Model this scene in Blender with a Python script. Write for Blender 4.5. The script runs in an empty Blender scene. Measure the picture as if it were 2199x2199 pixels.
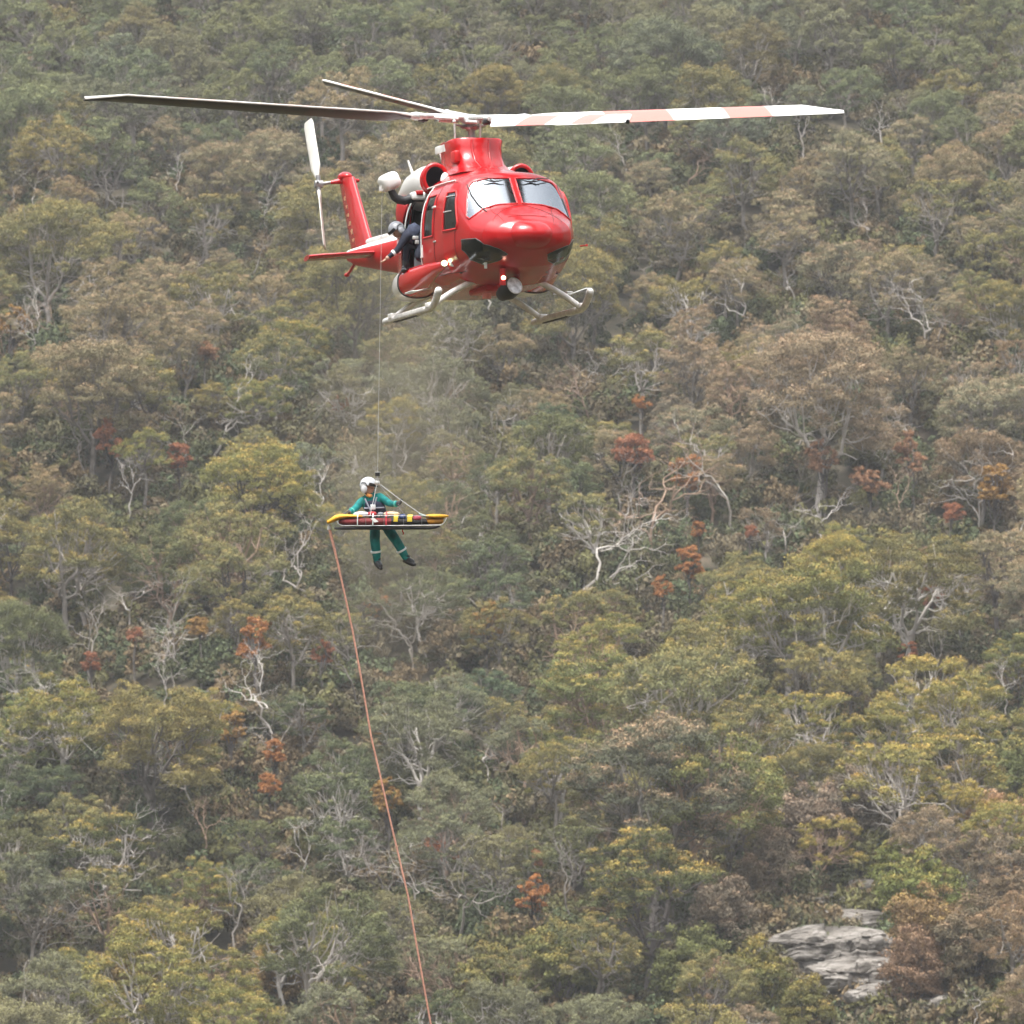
import bpy, bmesh, math, random
import numpy as np
from mathutils import Vector, Matrix

random.seed(7)
rng = np.random.default_rng(11)
C = bpy.context.scene.collection
R = math.radians
PI = math.pi

# ------------------------------------------------------------------ camera, world, sun, exposure
PITCH = R(-1.0)
DEPTH = 150.0
SPAN = 17.45                      # metres across the frame at the helicopter
camd = bpy.data.cameras.new('camera')
cam = bpy.data.objects.new('camera', camd)
C.objects.link(cam)
camd.sensor_width = 36
camd.lens = 36 / SPAN * DEPTH
camd.clip_start = 1.0
camd.clip_end = 8000
cam.location = (0, 0, 0)
cam.rotation_euler = (PI / 2 + PITCH, 0, 0)
camd.dof.use_dof = True
camd.dof.focus_distance = DEPTH
camd.dof.aperture_fstop = 8
bpy.context.scene.camera = cam
sc = bpy.context.scene

SUN_EL, SUN_AZ = R(76), R(-150)   # azimuth of the direction the light comes from, measured from +Y towards +X
w = bpy.data.worlds.new('World')
sc.world = w
w.use_nodes = True
nt = w.node_tree
bg = nt.nodes['Background']
sky = nt.nodes.new('ShaderNodeTexSky')
sky.sky_type = 'NISHITA'
sky.sun_disc = False
sky.sun_elevation = SUN_EL
sky.sun_rotation = SUN_AZ
sky.air_density = 1.0
sky.dust_density = 6.0
sky.ozone_density = 1.0
hsv = nt.nodes.new('ShaderNodeHueSaturation')     # overcast: the blue is washed out by the cloud deck
hsv.inputs['Saturation'].default_value = 0.22
nt.links.new(sky.outputs[0], hsv.inputs['Color'])
nt.links.new(hsv.outputs[0], bg.inputs['Color'])
bg.inputs['Strength'].default_value = 0.145

sund = bpy.data.lights.new('sun', 'SUN')
sun = bpy.data.objects.new('sun', sund)
C.objects.link(sun)
sund.energy = 1.25
sund.angle = R(28)
sund.color = (1.0, 0.965, 0.91)
sdir = Vector((math.sin(SUN_AZ) * math.cos(SUN_EL), math.cos(SUN_AZ) * math.cos(SUN_EL), math.sin(SUN_EL)))
sun.rotation_euler = (-sdir).to_track_quat('-Z', 'Y').to_euler()

sc.view_settings.view_transform = 'Standard'
sc.view_settings.look = 'None'
sc.view_settings.gamma = 1
sc.view_settings.exposure = 1.55
sc.render.engine = 'CYCLES'
sc.cycles.max_bounces = 8
sc.cycles.diffuse_bounces = 3
sc.cycles.glossy_bounces = 3
sc.cycles.transmission_bounces = 4
sc.cycles.transparent_max_bounces = 8
sc.cycles.volume_bounces = 0
sc.cycles.caustics_reflective = False
sc.cycles.caustics_refractive = False
sc.cycles.use_denoising = True

CR = Vector((1, 0, 0))
CF = Vector((0, math.cos(PITCH), math.sin(PITCH)))
CU = Vector((0, -math.sin(PITCH), math.cos(PITCH)))
def cw(r, d, u):                  # camera frame (right, depth, up) -> world
    return CR * r + CF * d + CU * u
def pix(u, v, d):                 # photo pixel (2199 px) at depth d -> world
    k = SPAN / DEPTH / 2199 * d
    return cw((u - 1099.5) * k, d, -(v - 1099.5) * k)

# ------------------------------------------------------------------ helpers
def tag(o, label=None, cat=None, group=None, kind=None):
    if label: o['label'] = label
    if cat: o['category'] = cat
    if group: o['group'] = group
    if kind: o['kind'] = kind
    return o
def empty(name, mat=None, parent=None):
    o = bpy.data.objects.new(name, None)
    C.objects.link(o)
    o.empty_display_size = 0.3
    if mat is not None: o.matrix_world = mat
    return o

class MB:
    """collects shapes, builds ONE mesh object"""
    def __init__(s):
        s.v = []; s.f = []; s.m = []; s.sm = []
    def add(s, verts, faces, mi=0, smooth=True):
        b = len(s.v)
        s.v += [tuple(p) for p in verts]
        for f in faces:
            s.f.append([b + i for i in f]); s.m.append(mi); s.sm.append(smooth)
        return s
    def loft(s, rings, cap=True, mi=0, smooth=True, closed=True):
        n = len(rings[0]); V = [p for r in rings for p in r]; F = []
        for i in range(len(rings) - 1):
            for j in range(n if closed else n - 1):
                k = (j + 1) % n
                F.append((i * n + j, i * n + k, (i + 1) * n + k, (i + 1) * n + j))
        s.add(V, F, mi, smooth)
        if cap and closed:
            s.add(rings[0], [tuple(range(n))[::-1]], mi, False)
            s.add(rings[-1], [tuple(range(n))], mi, False)
        return s
    def tube(s, pts, rad, n=10, mi=0, cap=True):
        pts = [Vector(p) for p in pts]
        if not hasattr(rad, '__len__'): rad = [rad] * len(pts)
        rings = []
        up = None
        for i, p in enumerate(pts):
            t = (pts[min(i + 1, len(pts) - 1)] - pts[max(i - 1, 0)])
            if t.length < 1e-9: t = Vector((0, 0, 1))
            t.normalize()
            if up is None:
                up = t.orthogonal().normalized()
            a = (up - t * up.dot(t))
            a = a.normalized() if a.length > 1e-6 else t.orthogonal().normalized()
            up = a
            b = t.cross(a)
            rings.append([p + (a * math.cos(2 * PI * j / n) + b * math.sin(2 * PI * j / n)) * rad[i] for j in range(n)])
        return s.loft(rings, cap, mi)
    def box(s, c, size, rot=None, mi=0, bev=0.0):
        c = Vector(c); h = Vector(size) / 2
        M = rot if rot is not None else Matrix.Identity(3)
        bm = bmesh.new()
        bmesh.ops.create_cube(bm, size=1.0)
        for v in bm.verts: v.co = Vector((v.co.x * size[0], v.co.y * size[1], v.co.z * size[2]))
        if bev > 0: bmesh.ops.bevel(bm, geom=list(bm.edges), offset=bev, segments=2, affect='EDGES', profile=0.6)
        V = [c + M @ v.co for v in bm.verts]
        bm.verts.ensure_lookup_table()
        F = [[v.index for v in f.verts] for f in bm.faces]
        bm.free()
        return s.add(V, F, mi, bev > 0)
    def ell(s, c, r, nu=20, nv=12, mi=0, rot=None, fn=None):
        c = Vector(c); M = rot if rot is not None else Matrix.Identity(3)
        rings = []
        for i in range(nv + 1):
            a = PI * (0.002 + 0.996 * i / nv) - PI / 2
            ring = []
            for j in range(nu):
                t = 2 * PI * j / nu
                d = Vector((math.cos(a) * math.cos(t), math.cos(a) * math.sin(t), math.sin(a)))
                q = Vector((d.x * r[0], d.y * r[1], d.z * r[2]))
                if fn: q = fn(q, d)
                ring.append(c + M @ q)
            rings.append(ring)
        return s.loft(rings, True, mi)
    def prism(s, poly, z0, z1, fn=None, mi=0):
        """poly: 2-D outline (counter-clockwise); fn(x, y, z) -> point"""
        fn = fn or (lambda x, y, z: (x, y, z))
        n = len(poly)
        A = [fn(x, y, z0) for x, y in poly]; B = [fn(x, y, z1) for x, y in poly]
        s.add(A + B, [tuple(range(n))[::-1], tuple(range(n, 2 * n))] + [(i, (i + 1) % n, n + (i + 1) % n, n + i) for i in range(n)], mi, False)
        return s
    def build(s, name, mat, parent=None, fixn=True):
        me = bpy.data.meshes.new(name)
        me.from_pydata(s.v, [], s.f)
        me.polygons.foreach_set('use_smooth', s.sm)
        mats = mat if isinstance(mat, (list, tuple)) else [mat]
        for m in mats: me.materials.append(m)
        me.polygons.foreach_set('material_index', s.m)
        if fixn:
            bm = bmesh.new(); bm.from_mesh(me)
            bmesh.ops.recalc_face_normals(bm, faces=bm.faces)
            bm.to_mesh(me); bm.free()
        me.update()
        o = bpy.data.objects.new(name, me)
        C.objects.link(o)
        if parent is not None: o.parent = parent
        return o

def fast_mesh(name, V, F4, attr=None, mats=(), smooth=False):
    """numpy quads -> mesh"""
    me = bpy.data.meshes.new(name)
    nv, nf = len(V), len(F4)
    me.vertices.add(nv); me.vertices.foreach_set('co', np.ascontiguousarray(V, np.float32).ravel())
    me.loops.add(nf * 4); me.loops.foreach_set('vertex_index', np.ascontiguousarray(F4, np.int32).ravel())
    me.polygons.add(nf)
    me.polygons.foreach_set('loop_start', np.arange(0, nf * 4, 4, dtype=np.int32))
    me.polygons.foreach_set('use_smooth', np.full(nf, smooth))
    if attr is not None:
        a = me.attributes.new('leafdata', 'FLOAT_COLOR', 'POINT')
        a.data.foreach_set('color', np.ascontiguousarray(attr, np.float32).ravel())
    for m in mats: me.materials.append(m)
    me.update(calc_edges=True)
    return me

# ------------------------------------------------------------------ materials
def mat(name, col=(.5, .5, .5), rough=.5, metal=0.0, coat=0.0, spec=.5, noise=0.0, nscale=6.0, bump=0.0, emit=None, estr=0.0):
    m = bpy.data.materials.new(name); m.use_nodes = True
    N = m.node_tree; b = N.nodes['Principled BSDF']
    b.inputs['Base Color'].default_value = (*col, 1)
    b.inputs['Roughness'].default_value = rough
    b.inputs['Metallic'].default_value = metal
    b.inputs['Coat Weight'].default_value = coat
    b.inputs['Coat Roughness'].default_value = 0.06
    b.inputs['Specular IOR Level'].default_value = spec
    if emit:
        b.inputs['Emission Color'].default_value = (*emit, 1); b.inputs['Emission Strength'].default_value = estr
    if noise > 0 or bump > 0:
        tc = N.nodes.new('ShaderNodeTexCoord'); nz = N.nodes.new('ShaderNodeTexNoise')
        nz.inputs['Scale'].default_value = nscale; nz.inputs['Detail'].default_value = 6
        N.links.new(tc.outputs['Object'], nz.inputs['Vector'])
        if noise > 0:
            mx = N.nodes.new('ShaderNodeMix'); mx.data_type = 'RGBA'
            mr = N.nodes.new('ShaderNodeMapRange'); mr.inputs[1].default_value = .35; mr.inputs[2].default_value = .7
            N.links.new(nz.outputs['Fac'], mr.inputs[0]); N.links.new(mr.outputs[0], mx.inputs[0])
            mx.inputs[6].default_value = (*[c * (1 - noise) for c in col], 1)
            mx.inputs[7].default_value = (*[min(1, c * (1 + noise * .4)) for c in col], 1)
            N.links.new(mx.outputs[2], b.inputs['Base Color'])
        if bump > 0:
            bp = N.nodes.new('ShaderNodeBump'); bp.inputs['Strength'].default_value = bump; bp.inputs['Distance'].default_value = .05
            N.links.new(nz.outputs['Fac'], bp.inputs['Height']); N.links.new(bp.outputs[0], b.inputs['Normal'])
    return m
# ------------------------------------------------------------------ terrain
TY = np.array([-900, -260, -40, 0, 14, 60, 130, 250, 400, 500, 560, 600, 880, 1300, 1700, 2600], float)
TZ = np.array([420, 190, 9, -1.9, -4, -24, -45, -58, -66, -65, -58, -48.0, 34, 150, 215, 215], float)  # unseen hill behind the camera is added to block low sky light
def smooth_profile():
    ys = np.arange(-1000, 2700, 5.0); zs = np.interp(ys, TY, TZ)
    k = np.ones(9) / 9
    zz = np.convolve(np.pad(zs, 4, mode='edge'), k, mode='valid')
    keep = (ys < 40)
    zz[keep] = zs[keep]
    return ys, zz
PY, PZ = smooth_profile()
def terr(x, y):
    x = np.asarray(x, float); y = np.asarray(y, float)
    z = np.interp(y, PY, PZ)
    z = z + np.clip(np.abs(x) - 260, 0, 900) * .42  # valley sides raised out of view to shut off low sky light
    far = np.clip((y - 300) / 250, 0, 1)
    z = z + far * (2.4 * np.sin(x * .052 + y * .021 + 1.0) + 1.5 * np.sin(x * .11 - y * .07) + .7 * np.sin(x * .27 + y * .19))
    z = z + far * .02 * (x * .6)
    # the rocky knoll at lower right
    z = z + 6.0 * np.exp(-(((x - 31) / 12.0) ** 2 + ((y - 592) / 26.0) ** 2))
    return z
def terr1(x, y): return float(terr(x, y))

def ground_hit(u, v, lift=0.0):
    """where a sight line meets the terrain lifted by `lift` (used once, to read off plot positions on the slope)"""
    lo, hi = 480.0, 1400.0
    for d in np.arange(480, 1400, 2.0):
        p = pix(u, v, d)
        if p.z < terr1(p.x, p.y) + lift:
            hi = d; lo = d - 2; break
    for _ in range(14):
        m = (lo + hi) / 2; p = pix(u, v, m)
        if p.z < terr1(p.x, p.y) + lift: hi = m
        else: lo = m
    p = pix(u, v, hi)
    return p.x, p.y

gm = bpy.data.materials.new('ground_litter'); gm.use_nodes = True
N = gm.node_tree; b = N.nodes['Principled BSDF']; b.inputs['Roughness'].default_value = .95; b.inputs['Specular IOR Level'].default_value = .1
tc = N.nodes.new('ShaderNodeTexCoord'); nz = N.nodes.new('ShaderNodeTexNoise'); nz.inputs['Scale'].default_value = .35; nz.inputs['Detail'].default_value = 10
nz.inputs['Roughness'].default_value = .7
cr = N.nodes.new('ShaderNodeValToRGB')
cr.color_ramp.elements[0].position = .35; cr.color_ramp.elements[0].color = (.045, .043, .028, 1)
cr.color_ramp.elements[1].position = .68; cr.color_ramp.elements[1].color = (.13, .10, .07, 1)
e = cr.color_ramp.elements.new(.52); e.color = (.075, .065, .045, 1)
N.links.new(tc.outputs['Object'], nz.inputs['Vector']); N.links.new(nz.outputs['Fac'], cr.inputs[0]); N.links.new(cr.outputs[0], b.inputs['Base Color'])

def make_ground():
    xs = np.concatenate([np.arange(-1500, -160, 40), np.arange(-160, 160, 4.0), np.arange(160, 1501, 40)])
    ys = np.concatenate([np.arange(-900, -40, 40), np.arange(-40, 480, 8.0), np.arange(480, 1000, 4.0), np.arange(1000, 2601, 40)])
    X, Y = np.meshgrid(xs, ys)
    Z = terr(X, Y)
    V = np.stack([X, Y, Z], -1).reshape(-1, 3)
    nx, ny = len(xs), len(ys)
    i, j = np.meshgrid(np.arange(nx - 1), np.arange(ny - 1))
    a = (j * nx + i).ravel()
    F = np.stack([a, a + 1, a + nx + 1, a + nx], -1)
    o = bpy.data.objects.new('hillside', fast_mesh('hillside', V, F, mats=[gm], smooth=True))
    C.objects.link(o)
    tag(o, 'scrubby ground of the forested slope and valley', kind='structure')
make_ground()

# ------------------------------------------------------------------ foliage materials
def leaf_mat(name, tipcol, tip2):
    m = bpy.data.materials.new(name); m.use_nodes = True
    N = m.node_tree; L = N.links
    for n in list(N.nodes): N.nodes.remove(n)
    out = N.nodes.new('ShaderNodeOutputMaterial')
    oi = N.nodes.new('ShaderNodeObjectInfo')
    at = N.nodes.new('ShaderNodeAttribute'); at.attribute_name = 'leafdata'
    sep = N.nodes.new('ShaderNodeSeparateColor'); L.new(at.outputs['Color'], sep.inputs[0])
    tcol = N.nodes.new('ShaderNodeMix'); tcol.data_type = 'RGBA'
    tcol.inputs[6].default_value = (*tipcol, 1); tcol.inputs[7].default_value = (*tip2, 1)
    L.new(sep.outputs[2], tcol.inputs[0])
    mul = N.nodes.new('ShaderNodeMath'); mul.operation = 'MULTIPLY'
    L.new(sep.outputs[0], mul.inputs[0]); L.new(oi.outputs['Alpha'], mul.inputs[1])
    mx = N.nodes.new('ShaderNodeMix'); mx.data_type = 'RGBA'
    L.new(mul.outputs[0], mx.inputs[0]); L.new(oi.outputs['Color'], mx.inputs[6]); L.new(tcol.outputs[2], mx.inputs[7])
    # leaf to leaf variation of the pigment
    mr = N.nodes.new('ShaderNodeMapRange'); mr.inputs[3].default_value = .62; mr.inputs[4].default_value = 1.42
    L.new(sep.outputs[1], mr.inputs[0])
    vm = N.nodes.new('ShaderNodeVectorMath'); vm.operation = 'SCALE'
    L.new(mx.outputs[2], vm.inputs[0]); L.new(mr.outputs[0], vm.inputs['Scale'])
    d = N.nodes.new('ShaderNodeBsdfDiffuse'); L.new(vm.outputs[0], d.inputs['Color'])
    t = N.nodes.new('ShaderNodeBsdfTranslucent'); L.new(vm.outputs[0], t.inputs['Color'])
    ms = N.nodes.new('ShaderNodeMixShader'); ms.inputs[0].default_value = .12
    L.new(d.outputs[0], ms.inputs[1]); L.new(t.outputs[0], ms.inputs[2])
    L.new(ms.outputs[0], out.inputs['Surface'])
    return m
LM = {'gold': leaf_mat('leaf_gold_tips', (.46, .36, .085), (.50, .29, .09)),
      'pink': leaf_mat('leaf_pink_tips', (.46, .33, .20), (.46, .26, .16)),
      'green': leaf_mat('leaf_green_tips', (.31, .31, .13), (.35, .32, .12)),
      'rust': leaf_mat('leaf_rust', (.36, .14, .05), (.30, .17, .06))}
def bark_mat(name, c1, c2, sc_=1.2):
    m = bpy.data.materials.new(name); m.use_nodes = True
    N = m.node_tree; b = N.nodes['Principled BSDF']; b.inputs['Roughness'].default_value = .9; b.inputs['Specular IOR Level'].default_value = .15
    tc = N.nodes.new('ShaderNodeTexCoord'); nz = N.nodes.new('ShaderNodeTexNoise'); nz.inputs['Scale'].default_value = sc_; nz.inputs['Detail'].default_value = 5
    oi = N.nodes.new('ShaderNodeObjectInfo')
    ad = N.nodes.new('ShaderNodeMath'); ad.operation = 'MULTIPLY_ADD'; ad.inputs[1].default_value = .5; 
    N.links.new(tc.outputs['Object'], nz.inputs['Vector']); N.links.new(oi.outputs['Random'], ad.inputs[0]); N.links.new(nz.outputs['Fac'], ad.inputs[2])
    mr = N.nodes.new('ShaderNodeMapRange'); mr.inputs[1].default_value = .45; mr.inputs[2].default_value = 1.05
    N.links.new(ad.outputs[0], mr.inputs[0])
    mx = N.nodes.new('ShaderNodeMix'); mx.data_type = 'RGBA'
    mx.inputs[6].default_value = (*c1, 1); mx.inputs[7].default_value = (*c2, 1)
    N.links.new(mr.outputs[0], mx.inputs[0]); N.links.new(mx.outputs[2], b.inputs['Base Color'])
    return m
BM = {'grey': bark_mat('bark_grey', (.10, .088, .075), (.30, .27, .24)),
      'pale': bark_mat('bark_pale', (.27, .24, .21), (.54, .50, .46)),
      'pink': bark_mat('bark_pink', (.20, .14, .105), (.40, .28, .20)),
      'dark': bark_mat('bark_dark', (.035, .03, .028), (.16, .14, .13))}

# ------------------------------------------------------------------ trees
def np_tube(pts, rad, n=5):
    pts = np.asarray(pts, float); m = len(pts)
    t = np.gradient(pts, axis=0); t /= np.linalg.norm(t, axis=1, keepdims=True) + 1e-9
    ref = np.array([0.31, 0.95, 0.05])
    a = np.cross(t, ref); a /= np.linalg.norm(a, axis=1, keepdims=True) + 1e-9
    b = np.cross(t, a)
    ang = np.arange(n) * 2 * PI / n
    V = pts[:, None, :] + (a[:, None, :] * np.cos(ang)[None, :, None] + b[:, None, :] * np.sin(ang)[None, :, None]) * np.asarray(rad)[:, None, None]
    i, j = np.meshgrid(np.arange(m - 1), np.arange(n), indexing='ij')
    F = np.stack([i * n + j, i * n + (j + 1) % n, (i + 1) * n + (j + 1) % n, (i + 1) * n + j], -1).reshape(-1, 4)
    return V.reshape(-1, 3), F
class NB:
    def __init__(s): s.V = []; s.F = []; s.n = 0
    def add(s, V, F): s.V.append(V); s.F.append(F + s.n); s.n += len(V)
    def get(s): return np.concatenate(s.V), np.concatenate(s.F)

def limb(nb, p0, p1, r0, r1, wob, g, seg=6, bow=0.0, n=5):
    p0 = np.array(p0, float); p1 = np.array(p1, float); L = np.linalg.norm(p1 - p0)
    t = np.linspace(0, 1, seg + 1)[:, None]
    P = p0 + (p1 - p0) * t
    env = np.sin(PI * t)
    w_ = np.cumsum(g.normal(size=(seg + 1, 3)), axis=0); w_ -= w_[0]; w_ -= w_[-1] * t
    P = P + w_ * wob * L / seg ** .5 + env * np.array([0, 0, -1.0]) * bow * L
    V, F = np_tube(P, np.linspace(r0, r1, seg + 1), n)
    nb.add(V, F)
    return P

def leaves(cent, nrm, size, tip, g, col2=None):
    n = len(cent)
    rv = g.normal(size=(n, 3))
    t = np.cross(nrm, rv); t /= np.linalg.norm(t, axis=1, keepdims=True) + 1e-9
    b = np.cross(nrm, t)
    L = (size * g.uniform(.7, 1.35, n))[:, None]; W = L * g.uniform(.32, .6, n)[:, None]
    V = np.stack([cent - t * L, cent - b * W + t * L * .1, cent + t * L, cent + b * W + t * L * .1], 1).reshape(-1, 3)
    F = np.arange(n * 4).reshape(-1, 4)
    a = np.zeros((n, 4)); a[:, 0] = tip; a[:, 1] = g.uniform(size=n); a[:, 2] = g.uniform(size=n) if col2 is None else col2; a[:, 3] = 1
    return V, F, np.repeat(a, 4, 0)

def sphere_pts(n, g, zmin=-.35):
    z = g.uniform(zmin, 1, n); a = g.uniform(0, 2 * PI, n); r = np.sqrt(1 - z * z)
    return np.stack([r * np.cos(a), r * np.sin(a), z], -1)

def clump_leaves(c, rc, g, nsub, per, lsize, flat=.62, zmin=-.3):
    """one foliage clump: sub-clumps over a flattened dome, leaf faces over each"""
    d = sphere_pts(nsub, g, zmin)
    sc_ = np.array([1, 1, flat])
    subc = c + d * rc * sc_ * g.uniform(.55, 1.0, (nsub, 1))
    rs = rc * g.uniform(.30, .50, nsub)
    idx = np.repeat(np.arange(nsub), per)
    e = sphere_pts(nsub * per, g, -.55)
    rad = g.uniform(.45, 1.08, (nsub * per, 1))
    P = subc[idx] + e * rad * rs[idx][:, None] * np.array([1.05, 1.05, .75])
    nr = e * .9 + d[idx] * .5 + g.normal(size=e.shape) * .75 + np.array([0, 0, .25])
    nr /= np.linalg.norm(nr, axis=1, keepdims=True) + 1e-9
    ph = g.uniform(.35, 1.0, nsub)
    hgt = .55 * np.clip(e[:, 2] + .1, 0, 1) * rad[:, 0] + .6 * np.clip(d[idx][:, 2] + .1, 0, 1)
    tip = np.clip((hgt - .45) * 2.0, 0, 1) * ph[idx] * g.uniform(.4, 1, len(idx))  # new growth colour, also strengthened so clump tops look lit
    c2 = np.clip(g.uniform(0, 1, nsub)[idx] * .7 + g.uniform(0, .3, len(idx)), 0, 1)
    return leaves(P, nr, lsize, tip, g, c2)

def gum(seed, H=13.0, Rc=4.6, ncl=20, spread=1.0, open_=.45, leafs=1.0):
    g = np.random.default_rng(seed)
    nb = NB(); LV = []; LF = []; LA = []; n = 0
    fork = H * open_ * g.uniform(.75, 1.1)
    lean = g.normal(size=2) * .6
    top = np.array([lean[0], lean[1], fork])
    r0 = .21 * H / 12
    limb(nb, (0, 0, -1.0), top, r0 * 1.15, r0 * .8, .05, g, 6, 0, 7)
    # clump centres over an uneven umbrella
    cl = []
    tries = 0
    while len(cl) < int(ncl * 1.75) and tries < 2500:
        tries += 1
        a = g.uniform(0, 2 * PI); rr = Rc * math.sqrt(g.uniform(0, 1)) * .88
        z = H - .8 - (rr / Rc) ** 2 * H * .27 - (abs(g.normal()) * H * .10 if g.uniform() < .72 else g.uniform(.12, .42) * H)
        z = max(z, fork + .5)
        c = np.array([rr * math.cos(a) * (1 + .18 * math.sin(a * 2 + seed)), rr * math.sin(a), z])
        rc = g.uniform(.72, 1.32) * Rc / 4.6
        if all(np.linalg.norm((c - q[0]) * np.array([1, 1, 1.5])) > (rc + q[1]) * .60 for q in cl):
            cl.append((c, rc))
    nl = int(g.integers(3, 6))
    la = g.uniform(0, 2 * PI) + np.arange(nl) * 2 * PI / nl
    ends = []
    for a in la:
        e = np.array([math.cos(a) * Rc * .42, math.sin(a) * Rc * .42, fork + (H - fork) * g.uniform(.35, .6)]) + np.array([lean[0], lean[1], 0]) * .5
        base = top + (np.array([0, 0, -fork * .25 * g.uniform()]))
        P = limb(nb, base, e, r0 * .62, r0 * .34, .10, g, 6, .10)
        ends.append((P, e))
    for c, rc in cl:
        k = int(np.argmin([np.linalg.norm(c[:2] - e[:2]) for _, e in ends]))
        P, e = ends[k]
        s0 = P[int(g.integers(3, len(P)))]
        mid = limb(nb, s0, c + np.array([0, 0, -rc * .25]), r0 * .24, .020, .13, g, 6, .08)
        for _ in range(2):
            s1 = mid[int(g.integers(2, 6))]
            limb(nb, s1, c + sphere_pts(1, g, -.5)[0] * rc * 1.0, .042, .012, .15, g, 4, .0, 4)
        nsub = int(11 * (rc / 1.0) ** 1.6)
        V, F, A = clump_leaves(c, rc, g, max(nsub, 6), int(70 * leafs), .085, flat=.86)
        LV.append(V); LF.append(F + n); LA.append(A); n += len(V)
    # a few bare, weathered branches poking out
    for _ in range(int(g.integers(9, 17))):
        a = g.uniform(0, 2 * PI); k = int(g.integers(0, nl)); P = ends[k][0]
        s0 = P[int(g.integers(1, 5))]
        e = s0 + np.array([math.cos(a), math.sin(a), g.uniform(-.1, .7)]) * g.uniform(1.6, 4.2)
        M = limb(nb, s0, e, .065, .020, .16, g, 6)
        limb(nb, M[3], M[3] + g.normal(size=3) * .8 + np.array([0, 0, .5]), .035, .012, .2, g, 4, 0, 4)
    V, F = nb.get()
    return (V, F), (np.concatenate(LV), np.concatenate(LF), np.concatenate(LA))

def dead(seed, H=9.0):
    g = np.random.default_rng(seed); nb = NB()
    def grow(p, d, L, r, lev):
        e = p + d * L
        seg = 6 if lev < 2 else 4
        P = limb(nb, p, e, r, r * .55, .17, g, seg, 0, 6 if lev < 2 else 4)
        if lev >= 5 or r < .010: return
        k = int(g.integers(2, 4)) if lev < 3 else 2
        for i in range(k + (1 if lev == 1 else 0)):
            s = P[-1] if i < 2 else P[int(g.integers(2, len(P) - 1))]
            nd = d * .75 + g.normal(size=3) * np.array([.62, .62, .38]) + np.array([0, 0, .12])
            nd /= np.linalg.norm(nd)
            grow(s, nd, L * g.uniform(.48, .8), r * .58, lev + 1)
    d0 = np.array([g.normal() * .22, g.normal() * .22, 1.0]); d0 /= np.linalg.norm(d0)
    grow(np.array([0, 0, -.6]), d0, H * .42, .115 * H / 9, 0)
    return nb.get()

def shrub(seed, rx=1.5, rz=1.7, z0=.6, n=14, droop=0, lsize=.13, per=46):
    g = np.random.default_rng(seed); nb = NB(); LV = []; LF = []; LA = []; k = 0
    for i in range(n):
        d = sphere_pts(1, g, -.8)[0]
        c = np.array([d[0] * rx * .62, d[1] * rx * .62, z0 + rz + d[2] * rz * .72])
        rc = rx * g.uniform(.34, .55)
        V, F, A = clump_leaves(c, rc, g, 7, per, lsize, flat=.8 + droop, zmin=-.9)
        LV.append(V); LF.append(F + k); LA.append(A); k += len(V)
        limb(nb, (0, 0, g.uniform(0, z0 + .3 * rz)), c, .05, .015, .1, g, 4, 0, 4)
    limb(nb, (0, 0, -.6), (g.normal() * .1, g.normal() * .1, z0 + rz), .09, .04, .05, g, 5, 0, 6)
    V, F = nb.get()
    return (V, F), (np.concatenate(LV), np.concatenate(LF), np.concatenate(LA))

GV = []
specs = [(14, 5.2, 22, .38), (13, 4.7, 20, .42), (12, 4.3, 18, .45), (15, 5.6, 26, .40), (11, 3.9, 15, .40), (13, 4.4, 19, .5),
         (12, 5.0, 20, .36), (14, 4.6, 19, .48), (10.5, 3.7, 14, .38), (12.5, 4.8, 22, .42), (13.5, 4.1, 16, .5), (11.5, 4.5, 17, .36)]
for i, (H, Rc, ncl, op) in enumerate(specs):
    tr, (lv, lf, la) = gum(100 + i, H, Rc, ncl, open_=op)
    GV.append((fast_mesh('gum_trunk', tr[0], tr[1], smooth=True), fast_mesh('gum_crown', lv, lf, la), H, Rc))
DV = [fast_mesh('dead_trunk', *dead(300 + i, 9.0), smooth=True) for i in range(8)]
SV = []
for i in range(6):
    tr, (lv, lf, la) = shrub(400 + i, rx=random.uniform(1.2, 1.8), rz=random.uniform(1.1, 2.2), z0=.8, n=int(random.uniform(9, 17)), lsize=.085, per=70)
    SV.append((fast_mesh('shrub_stem', tr[0], tr[1], smooth=True), fast_mesh('shrub_crown', lv, lf, la)))
BV = []
for i in range(4):
    tr, (lv, lf, la) = shrub(500 + i, rx=2.6, rz=2.6, z0=1.0, n=24, per=80, lsize=.095, droop=.2)
    BV.append((fast_mesh('bush_stem', tr[0], tr[1], smooth=True), fast_mesh('bush_crown', lv, lf, la)))

def place_tree(name, meshes, loc, rz, s, bark, leafm, rgba, sz=None):
    root = empty(name)
    root.location = loc; root.rotation_euler = (0, 0, rz); root.scale = (s, s, sz or s)
    t = bpy.data.objects.new('trunk', meshes[0]); C.objects.link(t); t.parent = root
    if not meshes[0].materials: meshes[0].materials.append(bark)
    t.material_slots[0].link = 'OBJECT'; t.material_slots[0].material = bark
    if meshes[1] is not None:
        c = bpy.data.objects.new('crown', meshes[1]); C.objects.link(c); c.parent = root
        if not meshes[1].materials: meshes[1].materials.append(leafm)
        c.material_slots[0].link = 'OBJECT'; c.material_slots[0].material = leafm
        c.color = rgba
    return root

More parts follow.
